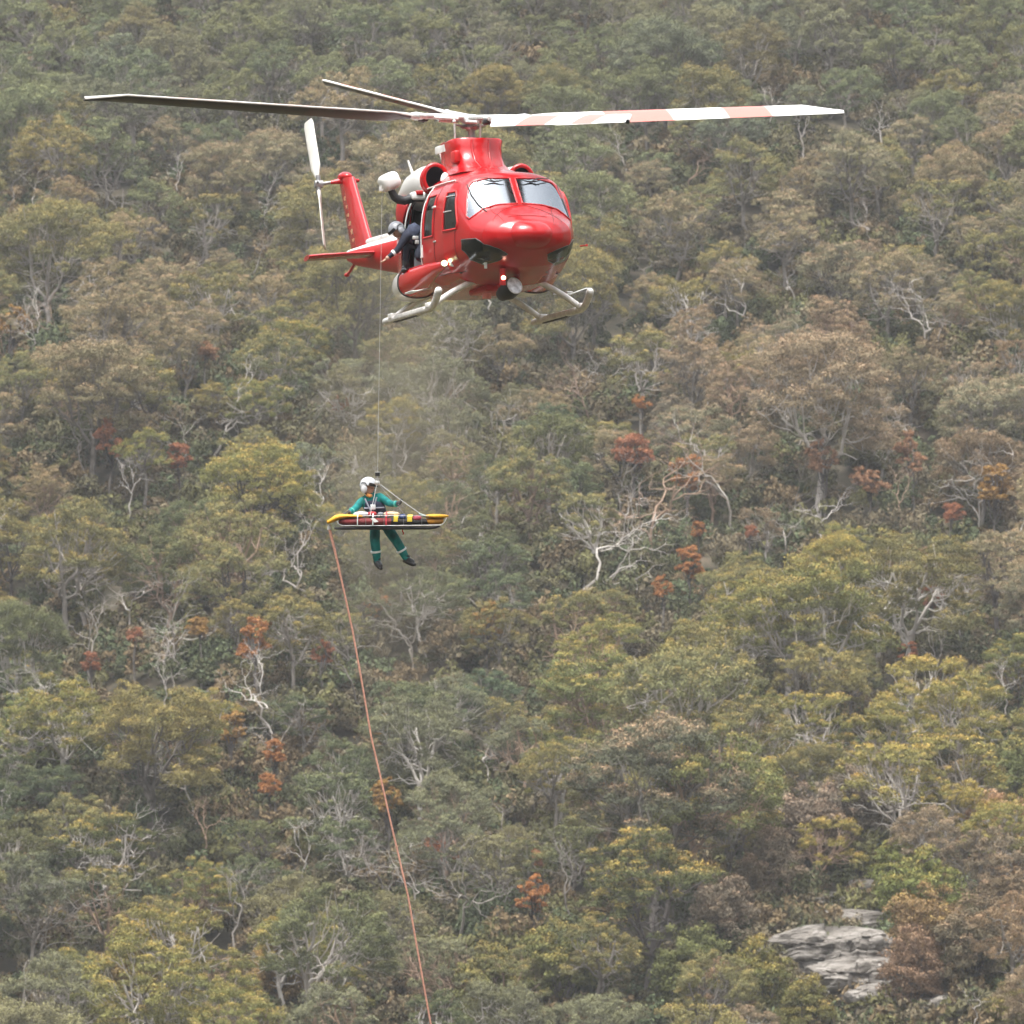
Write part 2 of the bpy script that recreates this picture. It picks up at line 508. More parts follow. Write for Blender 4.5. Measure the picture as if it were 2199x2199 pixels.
# tone of the canopy over the slope, read as plots: (x across -1..1, y up-slope 0..1) -> leaf colour, tip colour, tip strength
TONES = {
 'cool':  ((0.147, 0.158, 0.080), 'green', .60), 'dark':  ((0.101, 0.114, 0.058), 'green', .50),
 'olive': ((0.170, 0.161, 0.071), 'gold', .70),  'yell':  ((0.176, 0.176, 0.063), 'gold', 1.1),
 'tan':   ((0.212, 0.184, 0.104), 'pink', .85),  'pinkb': ((0.226, 0.183, 0.118), 'pink', 1.0),
 'brown': ((0.217, 0.161, 0.096), 'pink', .70),  'gold':  ((0.223, 0.200, 0.067), 'gold', 1.1),
 'grey':  ((0.152, 0.149, 0.087), 'green', .50)}
GRID = [
 ['cool', 'grey', 'cool', 'grey', 'cool', 'grey', 'grey', 'cool'],
 ['olive', 'cool', 'tan', 'olive', 'cool', 'olive', 'olive', 'tan'],
 ['olive', 'tan', 'olive', 'tan', 'olive', 'tan', 'tan', 'olive'],
 ['tan', 'tan', 'olive', 'grey', 'tan', 'pinkb', 'pinkb', 'tan'],
 ['olive', 'yell', 'yell', 'grey', 'olive', 'tan', 'pinkb', 'brown'],
 ['olive', 'olive', 'yell', 'dark', 'dark', 'olive', 'brown', 'tan'],
 ['olive', 'dark', 'olive', 'dark', 'olive', 'yell', 'yell', 'olive'],
 ['yell', 'olive', 'dark', 'grey', 'yell', 'olive', 'yell', 'yell'],
 ['dark', 'yell', 'dark', 'grey', 'olive', 'olive', 'gold', 'gold'],
 ['olive', 'dark', 'grey', 'grey', 'olive', 'gold', 'brown', 'brown'],
 ['grey', 'yell', 'dark', 'grey', 'dark', 'olive', 'brown', 'brown']]
def project(p):
    d = p.dot(CF); k = SPAN / DEPTH / 2199 * d
    return 1099.5 + p.dot(CR) / k, 1099.5 - p.dot(CU) / k, d
def tone_at(x, y, z, g):
    u, v, d = project(Vector((x, y, z)))
    c = min(7, max(0, int(u / 2199 * 8 + g.normal() * .45))); r = min(10, max(0, int(v / 2199 * 11 + g.normal() * .45)))
    return GRID[r][c]

placed = []      # dict(name, obj, u, v, w, tone, kind)
def reg(obj, kind, desc, u, v, wpx): placed.append(dict(o=obj, kind=kind, desc=desc, u=u, v=v, w=wpx))

g = np.random.default_rng(5)
spots = []
FEATS = []       # (u, v, half width px, half height px, y) of things that must stay in sight
def hides(x, y, H, Rc, s):
    k = SPAN / DEPTH / 2199 * y
    z = terr1(x, y)
    u, v, d = project(Vector((x, y, z + H * s * .76)))
    a = Rc * s / k * .95; b_ = (H * s * .27) / k
    for (fu, fv, fa, fb, fy) in FEATS:
        if fy > y - 2 and abs(fu - u) < a * .88 + fa and abs(fv - v) < b_ + fb: return True
    return False
def free(x, y, r):
    return all((x - a) ** 2 + ((y - b) * .9) ** 2 > ((r + c) * .5) ** 2 for a, b, c in spots)
EXCL = []        # (x, y, r) open plots kept clear of tall trees
# rock outcrop clearing at lower right
ox, oy = ground_hit(1850, 2040)
EXCL.append((ox, oy - 14, 9.0)); EXCL.append((ox + 2, oy - 2, 6.0))
EXCL.append((ox + 9, oy - 16, 9.0))
RX = [ground_hit(u_, v_) for u_, v_ in ((1780, 2000), (1860, 2000), (1790, 2070), (1860, 2110), (1870, 2165))]
for a_, b_ in RX: EXCL.append((a_, b_ - 3, 5.0))

# ---- featured gums: crown-top pixel (u, v), crown width px, tone, variant
FEAT = [(1530, 1570, 330, 'yell', 1), (1420, 1520, 420, 'pinkT', 3), (1380, 1760, 330, 'goldT', 9), (1290, 1360, 300, 'yell', 0), (1470, 1380, 330, 'olive', 6),
        (1900, 1545, 300, 'gold', 8), (2060, 1540, 240, 'gold', 8), (1780, 1190, 330, 'yell', 6), (1960, 1120, 300, 'olive', 0), (1660, 1230, 260, 'yell', 5),
        (200, 700, 280, 'tan', 3), (130, 1440, 240, 'yell', 1), (330, 1460, 300, 'olive', 0), (60, 1480, 200, 'yell', 2), (560, 930, 260, 'yell', 6),
        (310, 1980, 300, 'yell', 7), (220, 1730, 220, 'goldT', 4), (700, 1900, 300, 'dark', 1), (60, 1830, 230, 'grey', 9), (900, 1490, 250, 'grey', 0),
        (1620, 1480, 240, 'olive', 11), (1980, 1370, 220, 'gold', 8), (1230, 1740, 160, 'cool', 8), (2120, 790, 220, 'tan', 6), (1760, 700, 320, 'pinkb', 3)]
TONES['pinkT'] = ((.125, .125, .075), 'pink', 1.3); TONES['goldT'] = ((.12, .13, .055), 'gold', 1.2)
def rgba_of(tone, g):
    (r_, g_, b_), lm, ts = TONES[tone]
    k = g.uniform(.84, 1.16); h = g.normal() * .05
    return (r_ * k * (1 + h), g_ * k, b_ * k * (1 - h), ts * g.uniform(.75, 1.15)), LM[lm]
DESC = {'cool': 'cool green', 'dark': 'dark green', 'olive': 'olive', 'yell': 'yellow-green', 'tan': 'tan-tipped', 'pinkb': 'pinkish brown', 'brown': 'brownish', 'gold': 'golden-tipped',
        'grey': 'grey-green', 'pinkT': 'orange-topped', 'goldT': 'gold-crowned'}
cands = []
for (u, v, wpx, tone, k) in FEAT:
    H, Rc = GV[k][2], GV[k][3]
    x, y = ground_hit(u, v, H * .97)
    s = wpx / (Rc * 2.0 / (SPAN / DEPTH / 2199 * y)); s = min(max(s, .7), 1.15)
    x, y = ground_hit(u, v, H * s * .97)
    spots.append((x, y, Rc * s * 1.25))
    cands.append((x, y, s, k, tone, u, v + wpx * .25))
DEAD = [(1400, 1120, 330, 0), (1240, 1160, 300, 1), (1560, 1060, 300, 2), (1700, 1130, 170, 3), (870, 970, 230, 4), (350, 1340, 240, 5), (170, 1390, 250, 6),
        (560, 1500, 260, 7), (610, 1580, 200, 0), (1090, 1730, 150, 3), (1230, 1900, 280, 2), (1000, 1900, 260, 5), (490, 1960, 260, 6), (60, 1960, 280, 1),
        (1990, 680, 200, 0), (2030, 690, 170, 3), (1620, 640, 190, 4), (460, 880, 230, 5), (390, 940, 170, 7), (180, 950, 190, 2), (830, 1850, 220, 1),
        (2060, 1300, 200, 6), (2120, 1060, 220, 0), (1340, 1060, 220, 7), (1960, 920, 170, 2), (1270, 820, 180, 5), (660, 1220, 260, 4), (260, 1290, 230, 3),
        (1480, 320, 130, 1), (1660, 220, 120, 6), (590, 240, 120, 2), (250, 420, 150, 0), (560, 420, 130, 5), (1380, 560, 150, 3), (1860, 470, 140, 7),
        (760, 1440, 220, 2), (420, 1650, 220, 4), (1150, 1960, 200, 6), (2090, 2130, 120, 3), (1790, 2090, 130, 1), (900, 1360, 220, 0), (1060, 940, 200, 6),
        (80, 700, 150, 4), (1890, 250, 120, 5)]
RUST = [(1360, 990, 75, 1), (1475, 1045, 65, 0), (1770, 1010, 70, 3), (1870, 1045, 60, 3), (1960, 1010, 60, 3), (2135, 1080, 70, 2), (2042, 1115, 45, 1), (1480, 1235, 60, 0),
        (1425, 1280, 45, 0), (1380, 870, 32, 0), (240, 980, 60, 1), (385, 1010, 50, 1), (430, 1360, 45, 2), (548, 1405, 75, 0), (692, 1425, 50, 1), (812, 1315, 50, 0),
        (1045, 1375, 60, 2), (590, 1640, 45, 0), (580, 1700, 50, 0), (495, 1590, 60, 2), (835, 1740, 70, 2), (945, 1840, 60, 1), (1142, 1960, 60, 0), (196, 1444, 38, 1),
        (735, 880, 42, 1), (2000, 1300, 50, 1), (25, 720, 65, 2), (440, 765, 45, 3), (825, 1585, 40, 2), (1500, 1155, 30, 0), (1610, 1150, 28, 1), (1950, 1420, 40, 1), (1150, 1860, 36, 1), (290, 1370, 32, 1)]
gd = random.Random(21)
for _ in range(34): DEAD.append((gd.uniform(20, 2180), gd.uniform(250, 1900), 0, gd.randrange(8)))
DEAD = [(u, v, h or gd.uniform(95, 130) + v * .045, k) for u, v, h, k in DEAD]
for (u, v, hpx, k) in DEAD:
    x, y = ground_hit(u, v, 4.5); FEATS.append((u, v - hpx * .10, hpx * .08, hpx * .15, y))
for (u, v, wpx, c) in RUST:
    x, y = ground_hit(u, v, 5.5); FEATS.append((u, v, wpx * .32, wpx * .32, y))
for (u, v, a_, b_) in ((1820, 2030, 120, 100), (1860, 1950, 50, 30), (1850, 2130, 80, 60), (2140, 2175, 40, 20)):
    x, y = ground_hit(u, v, 0); FEATS.append((u, v, a_, b_, y))
# ---- the rest of the gums fill the slope, a jittered scatter
y = 560.0
rows = []
for it in range(26000):
    yy = 556 + (940 - 556) * g.uniform() ** 1.0
    hw = SPAN / DEPTH / 2 * yy * 1.07 + 3
    xx = g.uniform(-hw, hw)
    k = int(g.integers(0, len(GV))); s = g.uniform(.60, 1.0) * (1.0 - .12 * (yy - 560) / 380)
    r = GV[k][3] * s * .97
    if any((xx - a) ** 2 + (yy - b) ** 2 < (c + r * .7) ** 2 for a, b, c in EXCL): continue
    if not free(xx, yy, r * 2 * .82): continue
    if hides(xx, yy, GV[k][2], GV[k][3], s): continue
    zz = terr1(xx, yy)
    u, v, d = project(Vector((xx, yy, zz + GV[k][2] * s * .8)))
    if v < -70 or v > 2420: continue
    # keep the knoll at lower right lower and browner
    spots.append((xx, yy, r * 2 * .82))
    tone = tone_at(xx, yy, zz + GV[k][2] * s * .8, g)
    if u > 1700 and v > 1850 : s *= .8
    cands.append((xx, yy, s, k, tone, u, v))
print('gum candidates', len(cands))
def vis(c):
    u, v = c[5], c[6]
    return (-60 < u < 2260) and (-60 < v < 2300)
inner = [c for c in cands if vis(c)]
inner.sort(key=lambda c: c[1] - (60 if cands.index(c) < len(FEAT) else 0))
main, rest = inner[:300], inner[300:]
rest += [c for c in cands if not vis(c)]
print('gum things', len(main), 'rest', len(rest))
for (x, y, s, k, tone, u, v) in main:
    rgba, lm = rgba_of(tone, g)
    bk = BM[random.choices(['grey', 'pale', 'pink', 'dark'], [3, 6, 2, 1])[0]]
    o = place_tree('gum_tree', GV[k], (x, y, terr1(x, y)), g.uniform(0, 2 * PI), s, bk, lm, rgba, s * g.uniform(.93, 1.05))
    reg(o, 'gum', DESC[tone], u, v, GV[k][3] * 2 * s / (SPAN / DEPTH / 2199 * y))

def merged(name, items, label):
    """one stuff object: items = (V, F, A, tint)"""
    Vs, Fs, As, n = [], [], [], 0
    for V, F, A in items:
        Vs.append(V); Fs.append(F + n); As.append(A); n += len(V)
    me = fast_mesh(name, np.concatenate(Vs), np.concatenate(Fs), np.concatenate(As), mats=[UM])
    o = bpy.data.objects.new(name, me); C.objects.link(o)
    tag(o, label, kind='stuff')
    return o
def attr_mat(name):
    m = bpy.data.materials.new(name); m.use_nodes = True
    N = m.node_tree; b = N.nodes['Principled BSDF']; b.inputs['Roughness'].default_value = .9; b.inputs['Specular IOR Level'].default_value = .05
    at = N.nodes.new('ShaderNodeAttribute'); at.attribute_name = 'leafdata'
    N.links.new(at.outputs['Color'], b.inputs['Base Color'])
    return m
UM = attr_mat('undergrowth_leaf')
TIPC = {'gold': (.38, .24, .07), 'pink': (.36, .22, .14), 'green': (.25, .24, .09)}
def mesh_arrays(me):
    V = np.empty(len(me.vertices) * 3, np.float32); me.vertices.foreach_get('co', V)
    F = np.empty(len(me.loops), np.int32); me.loops.foreach_get('vertex_index', F)
    return V.reshape(-1, 3).astype(float), F.reshape(-1, 4)
# the woodland beyond the counted trees: one object, every tree an instance with its own tint
def inst_leaf():
    m = bpy.data.materials.new('woodland_leaf'); m.use_nodes = True; N = m.node_tree; L = N.links
    for n in list(N.nodes): N.nodes.remove(n)
    out = N.nodes.new('ShaderNodeOutputMaterial')
    at = N.nodes.new('ShaderNodeAttribute'); at.attribute_name = 'leafdata'
    ti = N.nodes.new('ShaderNodeAttribute'); ti.attribute_type = 'INSTANCER'; ti.attribute_name = 'tint'
    tp = N.nodes.new('ShaderNodeAttribute'); tp.attribute_type = 'INSTANCER'; tp.attribute_name = 'tiptint'
    sep = N.nodes.new('ShaderNodeSeparateColor'); L.new(at.outputs['Color'], sep.inputs[0])
    mx = N.nodes.new('ShaderNodeMix'); mx.data_type = 'RGBA'
    L.new(sep.outputs[0], mx.inputs[0]); L.new(ti.outputs['Vector'], mx.inputs[6]); L.new(tp.outputs['Vector'], mx.inputs[7])
    mr = N.nodes.new('ShaderNodeMapRange'); mr.inputs[3].default_value = .62; mr.inputs[4].default_value = 1.42; L.new(sep.outputs[1], mr.inputs[0])
    vm = N.nodes.new('ShaderNodeVectorMath'); vm.operation = 'SCALE'; L.new(mx.outputs[2], vm.inputs[0]); L.new(mr.outputs[0], vm.inputs['Scale'])
    d = N.nodes.new('ShaderNodeBsdfDiffuse'); L.new(vm.outputs[0], d.inputs['Color']); L.new(d.outputs[0], out.inputs['Surface'])
    return m
IL = inst_leaf()
pc_ = bpy.data.collections.new('woodland_kinds')
for k in range(len(GV)):
    a_ = np.empty(len(GV[k][1].vertices) * 4, np.float32); GV[k][1].attributes['leafdata'].data.foreach_get('color', a_); a_ = a_.reshape(-1, 4)
    (tv, tf), (lv, lf) = mesh_arrays(GV[k][0]), mesh_arrays(GV[k][1])
    me = fast_mesh('woodland_kind', np.concatenate([lv, tv]), np.concatenate([lf, tf + len(lv)]), np.concatenate([a_, np.zeros((len(tv), 4))]), mats=[IL, BM['grey']])
    mi = np.zeros(len(lf) + len(tf), np.int32); mi[len(lf):] = 1; me.polygons.foreach_set('material_index', mi)
    pc_.objects.link(bpy.data.objects.new('woodland_kind', me))
for k in range(len(BV)):
    a_ = np.empty(len(BV[k][1].vertices) * 4, np.float32); BV[k][1].attributes['leafdata'].data.foreach_get('color', a_)
    lv, lf = mesh_arrays(BV[k][1])
    me = fast_mesh('woodland_kind', lv, lf, a_.reshape(-1, 4), mats=[IL]); pc_.objects.link(bpy.data.objects.new('woodland_kind', me))
PT, SC, RO, KI, TI, TP = [], [], [], [], [], []
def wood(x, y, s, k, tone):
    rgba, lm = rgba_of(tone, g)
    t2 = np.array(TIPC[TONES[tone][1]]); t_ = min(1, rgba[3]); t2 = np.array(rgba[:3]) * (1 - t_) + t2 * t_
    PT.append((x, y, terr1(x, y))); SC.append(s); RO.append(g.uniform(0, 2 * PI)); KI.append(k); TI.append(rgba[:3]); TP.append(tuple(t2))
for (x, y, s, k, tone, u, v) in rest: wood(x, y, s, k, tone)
n_in = len(PT)
step = 6.9
tl = list(TIPC); tn = ['olive', 'cool', 'dark', 'tan', 'grey', 'yell', 'olive', 'brown']
for yy in np.arange(112, 1290, step):  # nearest valley rows, below the frame, are added to darken light from below
    for xx in np.arange(-300, 300, step):
        x, y = xx + g.uniform(-3, 3), yy + g.uniform(-3, 3)
        u, v, d = project(Vector((x, y, terr1(x, y) + 9)))
        if 548 < y < 948 and abs(x) < SPAN / DEPTH / 2 * y * 1.07 + 5: continue
        if y <= 560 and -400 < u < 2600 and v < 2330: continue
        wood(x, y, g.uniform(.6, 1.0), int(g.integers(0, len(GV))), tn[int(g.integers(0, 8))])
        wood(x + g.uniform(2, 5), y + g.uniform(2, 5), g.uniform(.35, .75), len(GV) + int(g.integers(0, len(BV))), tn[int(g.integers(0, 8))])
print('woodland instances', len(PT), 'in frame', n_in)
wm_ = bpy.data.meshes.new('far_woodland'); wm_.vertices.add(len(PT)); wm_.vertices.foreach_set('co', np.array(PT, np.float32).ravel())
for nm, ty, da in (('scl', 'FLOAT', SC), ('rot', 'FLOAT', RO), ('kind_id', 'INT', KI)):
    wm_.attributes.new(nm, ty, 'POINT').data.foreach_set('value', np.array(da, np.float32 if ty == 'FLOAT' else np.int32))
for nm, da in (('tint', TI), ('tiptint', TP)):
    wm_.attributes.new(nm, 'FLOAT_VECTOR', 'POINT').data.foreach_set('vector', np.array(da, np.float32).ravel())
wo = bpy.data.objects.new('far_woodland', wm_); C.objects.link(wo)
tag(wo, 'distant woodland at the top and edges of the slope', kind='stuff')
ng = bpy.data.node_groups.new('woodland', 'GeometryNodeTree')
ng.interface.new_socket('Geometry', in_out='INPUT', socket_type='NodeSocketGeometry'); ng.interface.new_socket('Geometry', in_out='OUTPUT', socket_type='NodeSocketGeometry')
gi = ng.nodes.new('NodeGroupInput'); go_ = ng.nodes.new('NodeGroupOutput')
ip = ng.nodes.new('GeometryNodeInstanceOnPoints'); ci = ng.nodes.new('GeometryNodeCollectionInfo')
ci.inputs['Collection'].default_value = pc_; ci.inputs['Separate Children'].default_value = True; ci.inputs['Reset Children'].default_value = True
def na(nm, ty):
    n = ng.nodes.new('GeometryNodeInputNamedAttribute'); n.data_type = ty; n.inputs['Name'].default_value = nm; return [o for o in n.outputs if o.enabled and o.name == 'Attribute'][0]
cx_ = ng.nodes.new('ShaderNodeCombineXYZ'); ng.links.new(na('rot', 'FLOAT'), cx_.inputs['Z'])
ng.links.new(gi.outputs[0], ip.inputs['Points']); ng.links.new(ci.outputs[0], ip.inputs['Instance'])
ip.inputs['Pick Instance'].default_value = True
ng.links.new(na('kind_id', 'INT'), ip.inputs['Instance Index']); ng.links.new(cx_.outputs[0], ip.inputs['Rotation']); ng.links.new(na('scl', 'FLOAT'), ip.inputs['Scale'])
ng.links.new(ip.outputs[0], go_.inputs[0])
wo.modifiers.new('woodland', 'NODES').node_group = ng

# ---- undergrowth between the trees
items = []
protos = []
for i in range(6):
    gg = np.random.default_rng(700 + i)
    V, F, A = clump_leaves(np.array([0, 0, .45]), 1.0, gg, 11, 24, .13, flat=.85, zmin=-.3)
    protos.append((V, F, A))
cols = [(.085, .09, .045), (.125, .12, .05), (.145, .12, .075), (.095, .115, .06), (.17, .125, .07), (.11, .10, .055)]
big = []
for i in range(5):
    gg = np.random.default_rng(760 + i); Vs, Fs, As, n = [], [], [], 0
    for q in range(5):
        c = np.array([gg.normal() * .8, gg.normal() * .8, gg.uniform(.5, 2.0)])
        V, F, A = clump_leaves(c, gg.uniform(.6, 1.1), gg, 8, 24, .125, flat=.85, zmin=-.4)
        Vs.append(V); Fs.append(F + n); As.append(A); n += len(V)
    big.append((np.concatenate(Vs), np.concatenate(Fs), np.concatenate(As)))
SP = np.array([(a, b, c) for a, b, c in spots])
for it in range(8200):
    yy = g.uniform(552, 930); hw = SPAN / DEPTH / 2 * yy * 1.08 + 2; xx = g.uniform(-hw, hw)
    if any((xx - a) ** 2 + (yy - b) ** 2 < (c * .55) ** 2 for a, b, c in EXCL): continue
    V, F, A = protos[int(g.integers(0, 6))]
    gap = np.min(np.hypot(SP[:, 0] - xx, SP[:, 1] - yy) - SP[:, 2] * .5) > -1.8
    if gap: V, F, A = big[int(g.integers(0, 5))]
    elif g.uniform() < .35: continue
    s = g.uniform(.7, 1.3) if gap else g.uniform(.5, 1.2); an = g.uniform(0, 2 * PI)
    Rm = np.array([[math.cos(an), math.sin(an), 0], [-math.sin(an), math.cos(an), 0], [0, 0, g.uniform(.8, 1.5)]])
    col = np.array(cols[int(g.integers(0, 6))]) * g.uniform(.8, 1.2)
    colr = col * (.62 + .8 * A[:, 1:2])
    items.append(((V @ Rm) * s + np.array([xx, yy, terr1(xx, yy)]), F, np.concatenate([colr, np.ones((len(V), 1))], 1)))
merged('undergrowth', items, 'low scrubby undergrowth between the gum trees')

# ---- dead trees: base-ish pixel of the fork and height px
for (u, v, hpx, k) in DEAD:
    x, y = ground_hit(u, v, 4.5)
    s = hpx * (SPAN / DEPTH / 2199 * y) / 9.0
    bk = BM[random.choices(['pale', 'pink', 'grey'], [6, 1, 2])[0]]
    tone = {'bark_pale': 'bleached', 'bark_pink': 'pinkish', 'bark_grey': 'grey'}[bk.name]
    o = place_tree('dead_tree', (DV[k], None), (x, y, terr1(x, y) + max(0, 5.5 - 4.5 * s) * .55), g.uniform(0, 2 * PI), s * 1.05, bk, None, None)
    reg(o, 'dead', tone, u, v, hpx)

# ---- rusty and orange-brown small trees
RC = [((.34, .155, .060, .4), 'orange'), ((.29, .125, .070, .35), 'rust-red'), ((.29, .175, .060, .4), 'ochre'), ((.27, .150, .085, .3), 'dull rusty')]
for i, (u, v, wpx, c) in enumerate(RUST):
    d0 = None
    x, y = ground_hit(u, v, 4.4)
    wm = wpx * (SPAN / DEPTH / 2199 * y) * 1.4
    s = wm / 3.2
    col, nm = RC[c]
    lift = 5.9 - 2.2 * s
    o = place_tree('rusty_tree', SV[i % 6], (x, y, terr1(x, y) + max(0, lift * .75)), g.uniform(0, 6), s, BM['dark'], LM['rust'], col, s * 1.05)
    # its slender stem down to the slope
    st = NB(); limb(st, (0, 0, -(max(0, lift * .75) + 1.0) / s), (0, 0, .4), .11 / s, .07 / s, .04, g, 5)
    V, F = st.get(); me = fast_mesh('stem', V, F, mats=[BM['grey']], smooth=True)
    so = bpy.data.objects.new('stem', me); C.objects.link(so); so.parent = o
    reg(o, 'rusty', nm, u, v, wpx)

# ---- broad brown and green bushes on the rocky knoll (lower right) and along the bottom
BUSH = [(1980, 1960, 190, (.15, .17, .055), 'yellow-green', 'gold'), (1930, 1870, 130, (.20, .22, .07), 'bright green', 'gold'), (2140, 1850, 200, (.27, .16, .085), 'orange-brown', 'pink'),
        (2000, 2040, 200, (.22, .15, .075), 'orange-brown', 'gold'), (2090, 2060, 190, (.13, .11, .07), 'dark brown', 'pink'), (1960, 2110, 170, (.19, .125, .08), 'brown', 'pink'),
        (2160, 1960, 160, (.17, .13, .08), 'brown', 'pink'), (1740, 1820, 190, (.19, .15, .11), 'greyish brown', 'pink'), (1820, 1760, 170, (.17, .145, .11), 'greyish brown', 'pink'),
        (1660, 1900, 170, (.16, .13, .09), 'brown', 'pink'), (1560, 1990, 170, (.17, .14, .10), 'brown', 'pink'), (2170, 2150, 120, (.18, .16, .06), 'olive', 'gold'),
        (1620, 2150, 190, (.13, .13, .045), 'olive', 'gold'), (1735, 2190, 150, (.14, .135, .05), 'olive', 'gold'), (1490, 2130, 200, (.13, .14, .055), 'green', 'green'),
        (620, 2110, 190, (.24, .16, .07), 'orange-brown', 'gold'), (330, 2150, 190, (.17, .12, .05), 'brown', 'gold'), (2190, 1700, 160, (.15, .17, .07), 'green', 'gold'),
        (1890, 1700, 150, (.17, .14, .10), 'greyish brown', 'pink'), (1200, 2120, 200, (.14, .145, .055), 'olive', 'gold'), (1050, 2150, 180, (.15, .15, .06), 'yellow-green', 'gold'),
        (2060, 1740, 150, (.15, .13, .085), 'brown', 'pink')]
for i, (u, v, wpx, col, nm, lm) in enumerate(BUSH):
    x, y = ground_hit(u, v, 3.2)
    s = wpx * (SPAN / DEPTH / 2199 * y) / 5.6
    o = place_tree('bush', BV[i % 4], (x, y, terr1(x, y) + .2), g.uniform(0, 6), s, BM['dark'], LM[lm], (*col, .7), s * 1.05)
    reg(o, 'bush', nm, u, v, wpx)

# ---- sandstone outcrop: stacked ledges, boulders, a few grass-trees
rockm = bpy.data.materials.new('sandstone'); rockm.use_nodes = True
N = rockm.node_tree; b = N.nodes['Principled BSDF']; b.inputs['Roughness'].default_value = .9; b.inputs['Specular IOR Level'].default_value = .2
tc = N.nodes.new('ShaderNodeTexCoord'); mp = N.nodes.new('ShaderNodeMapping'); mp.inputs['Scale'].default_value = (.5, .5, 2.6)
nz = N.nodes.new('ShaderNodeTexNoise'); nz.inputs['Scale'].default_value = 1.4; nz.inputs['Detail'].default_value = 10; nz.inputs['Roughness'].default_value = .65
cr = N.nodes.new('ShaderNodeValToRGB')
cr.color_ramp.elements[0].position = .36; cr.color_ramp.elements[0].color = (.10, .09, .08, 1)
cr.color_ramp.elements[1].position = .66; cr.color_ramp.elements[1].color = (.29, .27, .245, 1)
e = cr.color_ramp.elements.new(.5); e.color = (.19, .172, .15, 1)
bp = N.nodes.new('ShaderNodeBump'); bp.inputs['Strength'].default_value = .9; bp.inputs['Distance'].default_value = .4
N.links.new(tc.outputs['Object'], mp.inputs[0]); N.links.new(mp.outputs[0], nz.inputs['Vector']); N.links.new(nz.outputs['Fac'], cr.inputs[0])
N.links.new(cr.outputs[0], b.inputs['Base Color']); N.links.new(nz.outputs['Fac'], bp.inputs['Height']); N.links.new(bp.outputs[0], b.inputs['Normal'])
from mathutils import noise as mno
def rock_mesh(name, size, seed, strata=5):
    nu, nv = 120, 64
    a = np.linspace(0, 2 * PI, nu, endpoint=False); h = np.linspace(-1, 1, nv)
    g = np.random.default_rng(seed); offs = g.uniform(-.08, .08, 60)
    V = np.zeros((nv, nu, 3))
    for i, hh in enumerate(h):
        rr = (1 - abs(hh) ** 4) ** .4
        for j, aa in enumerate(a):
            ca, sa = math.cos(aa), math.sin(aa)
            k = (abs(ca) ** 3.4 + abs(sa) ** 3.4) ** (-1 / 3.4)
            p = Vector((ca * size[0] * .3 + seed * 7.1, sa * size[1] * .3, hh * size[2] * .5))
            n1 = mno.fractal(p, .9, 2.1, 6)
            n2 = mno.noise(p * .45)
            lay = (hh + 1) * strata / 2 + n2 * 1.1
            li = int(math.floor(lay)); fr = lay - li
            crack = -.08 if (fr < .10 or fr > .94) else 0.0
            bl = mno.cell(Vector((aa * 2.2 + li * .7, li * 3.3, seed)))          # broken blocks along each layer
            vert = -.10 if abs(((aa * 2.2 + li * .7) % 1) - .5) > .465 else 0
            r_ = rr * k * (1 + offs[li % 60] + .24 * n1 + crack + vert * .7 + .14 * (bl - .5) + .12 * mno.noise(p * 1.1))
            V[i, j] = (ca * r_ * size[0] / 2, sa * r_ * size[1] / 2, hh * size[2] / 2 + .16 * size[2] * n2 + .22 * n1)
    V = V.reshape(-1, 3)
    i, j = np.meshgrid(np.arange(nv - 1), np.arange(nu), indexing='ij')
    F = np.stack([i * nu + j, i * nu + (j + 1) % nu, (i + 1) * nu + (j + 1) % nu, (i + 1) * nu + j], -1).reshape(-1, 4)
    return fast_mesh(name, V, F, mats=[rockm], smooth=False)
ROCKS = [  # u, v centre px, width px, height px, strata, turn, label
 (1800, 2000, 210, 62, 3, -6, 'pale weathered sandstone ledge with a dark hollow under its left end'),
 (1858, 1938, 84, 62, 2, 8, 'squarish sandstone block standing above the pale ledge'),
 (1775, 2062, 250, 100, 4, 4, 'broad layered sandstone shelf below the pale ledge'),
 (1868, 2072, 120, 90, 4, -14, 'broken sandstone face under the right end of the pale ledge'),
 (1850, 2128, 200, 95, 4, 10, 'whitish rough sandstone step near the lower end of the outcrop'),
 (1775, 1952, 120, 40, 2, -4, 'flat grey sandstone slab behind the pale ledge'),
 (1905, 2170, 130, 70, 3, 6, 'pinkish lowest sandstone bench of the outcrop'),
 (2150, 2180, 90, 50, 2, 12, 'rounded grey boulder by the bottom right corner'),
 (2170, 2095, 80, 44, 2, -10, 'reddish boulder under the dark trees at the right edge'),
 (2030, 2180, 120, 50, 2, 3, 'low grey boulder among scrub beneath the brown bushes'),
 (1700, 2050, 90, 34, 2, -12, 'thin tilted sandstone slab at the left end of the outcrop'),
]
bx_, by_ = ground_hit(1840, 2060)
for i, (u, v, wpx, hpx, stt, rz_, lab) in enumerate(ROCKS):
    x, y = ground_hit(u, v + hpx * .3)
    k = SPAN / DEPTH / 2199 * y
    wm, hm = wpx * k, hpx * k
    o = bpy.data.objects.new('boulder' if i in (7, 8, 9) else 'sandstone_rock', rock_mesh('rock', (wm * 1.05, 4.6 if wm > 3.5 else wm, hm * 1.35), 30 + i, stt))
    C.objects.link(o); o.location = (x, y + .8, terr1(x, y + .8) + hm * .26); o.rotation_euler = (R(-4), R(-3), R(rz_))
    tag(o, lab, 'rock', 'sandstone rocks on the knoll')
grassm = mat('grasstree_leaf', (.075, .13, .085), .6)
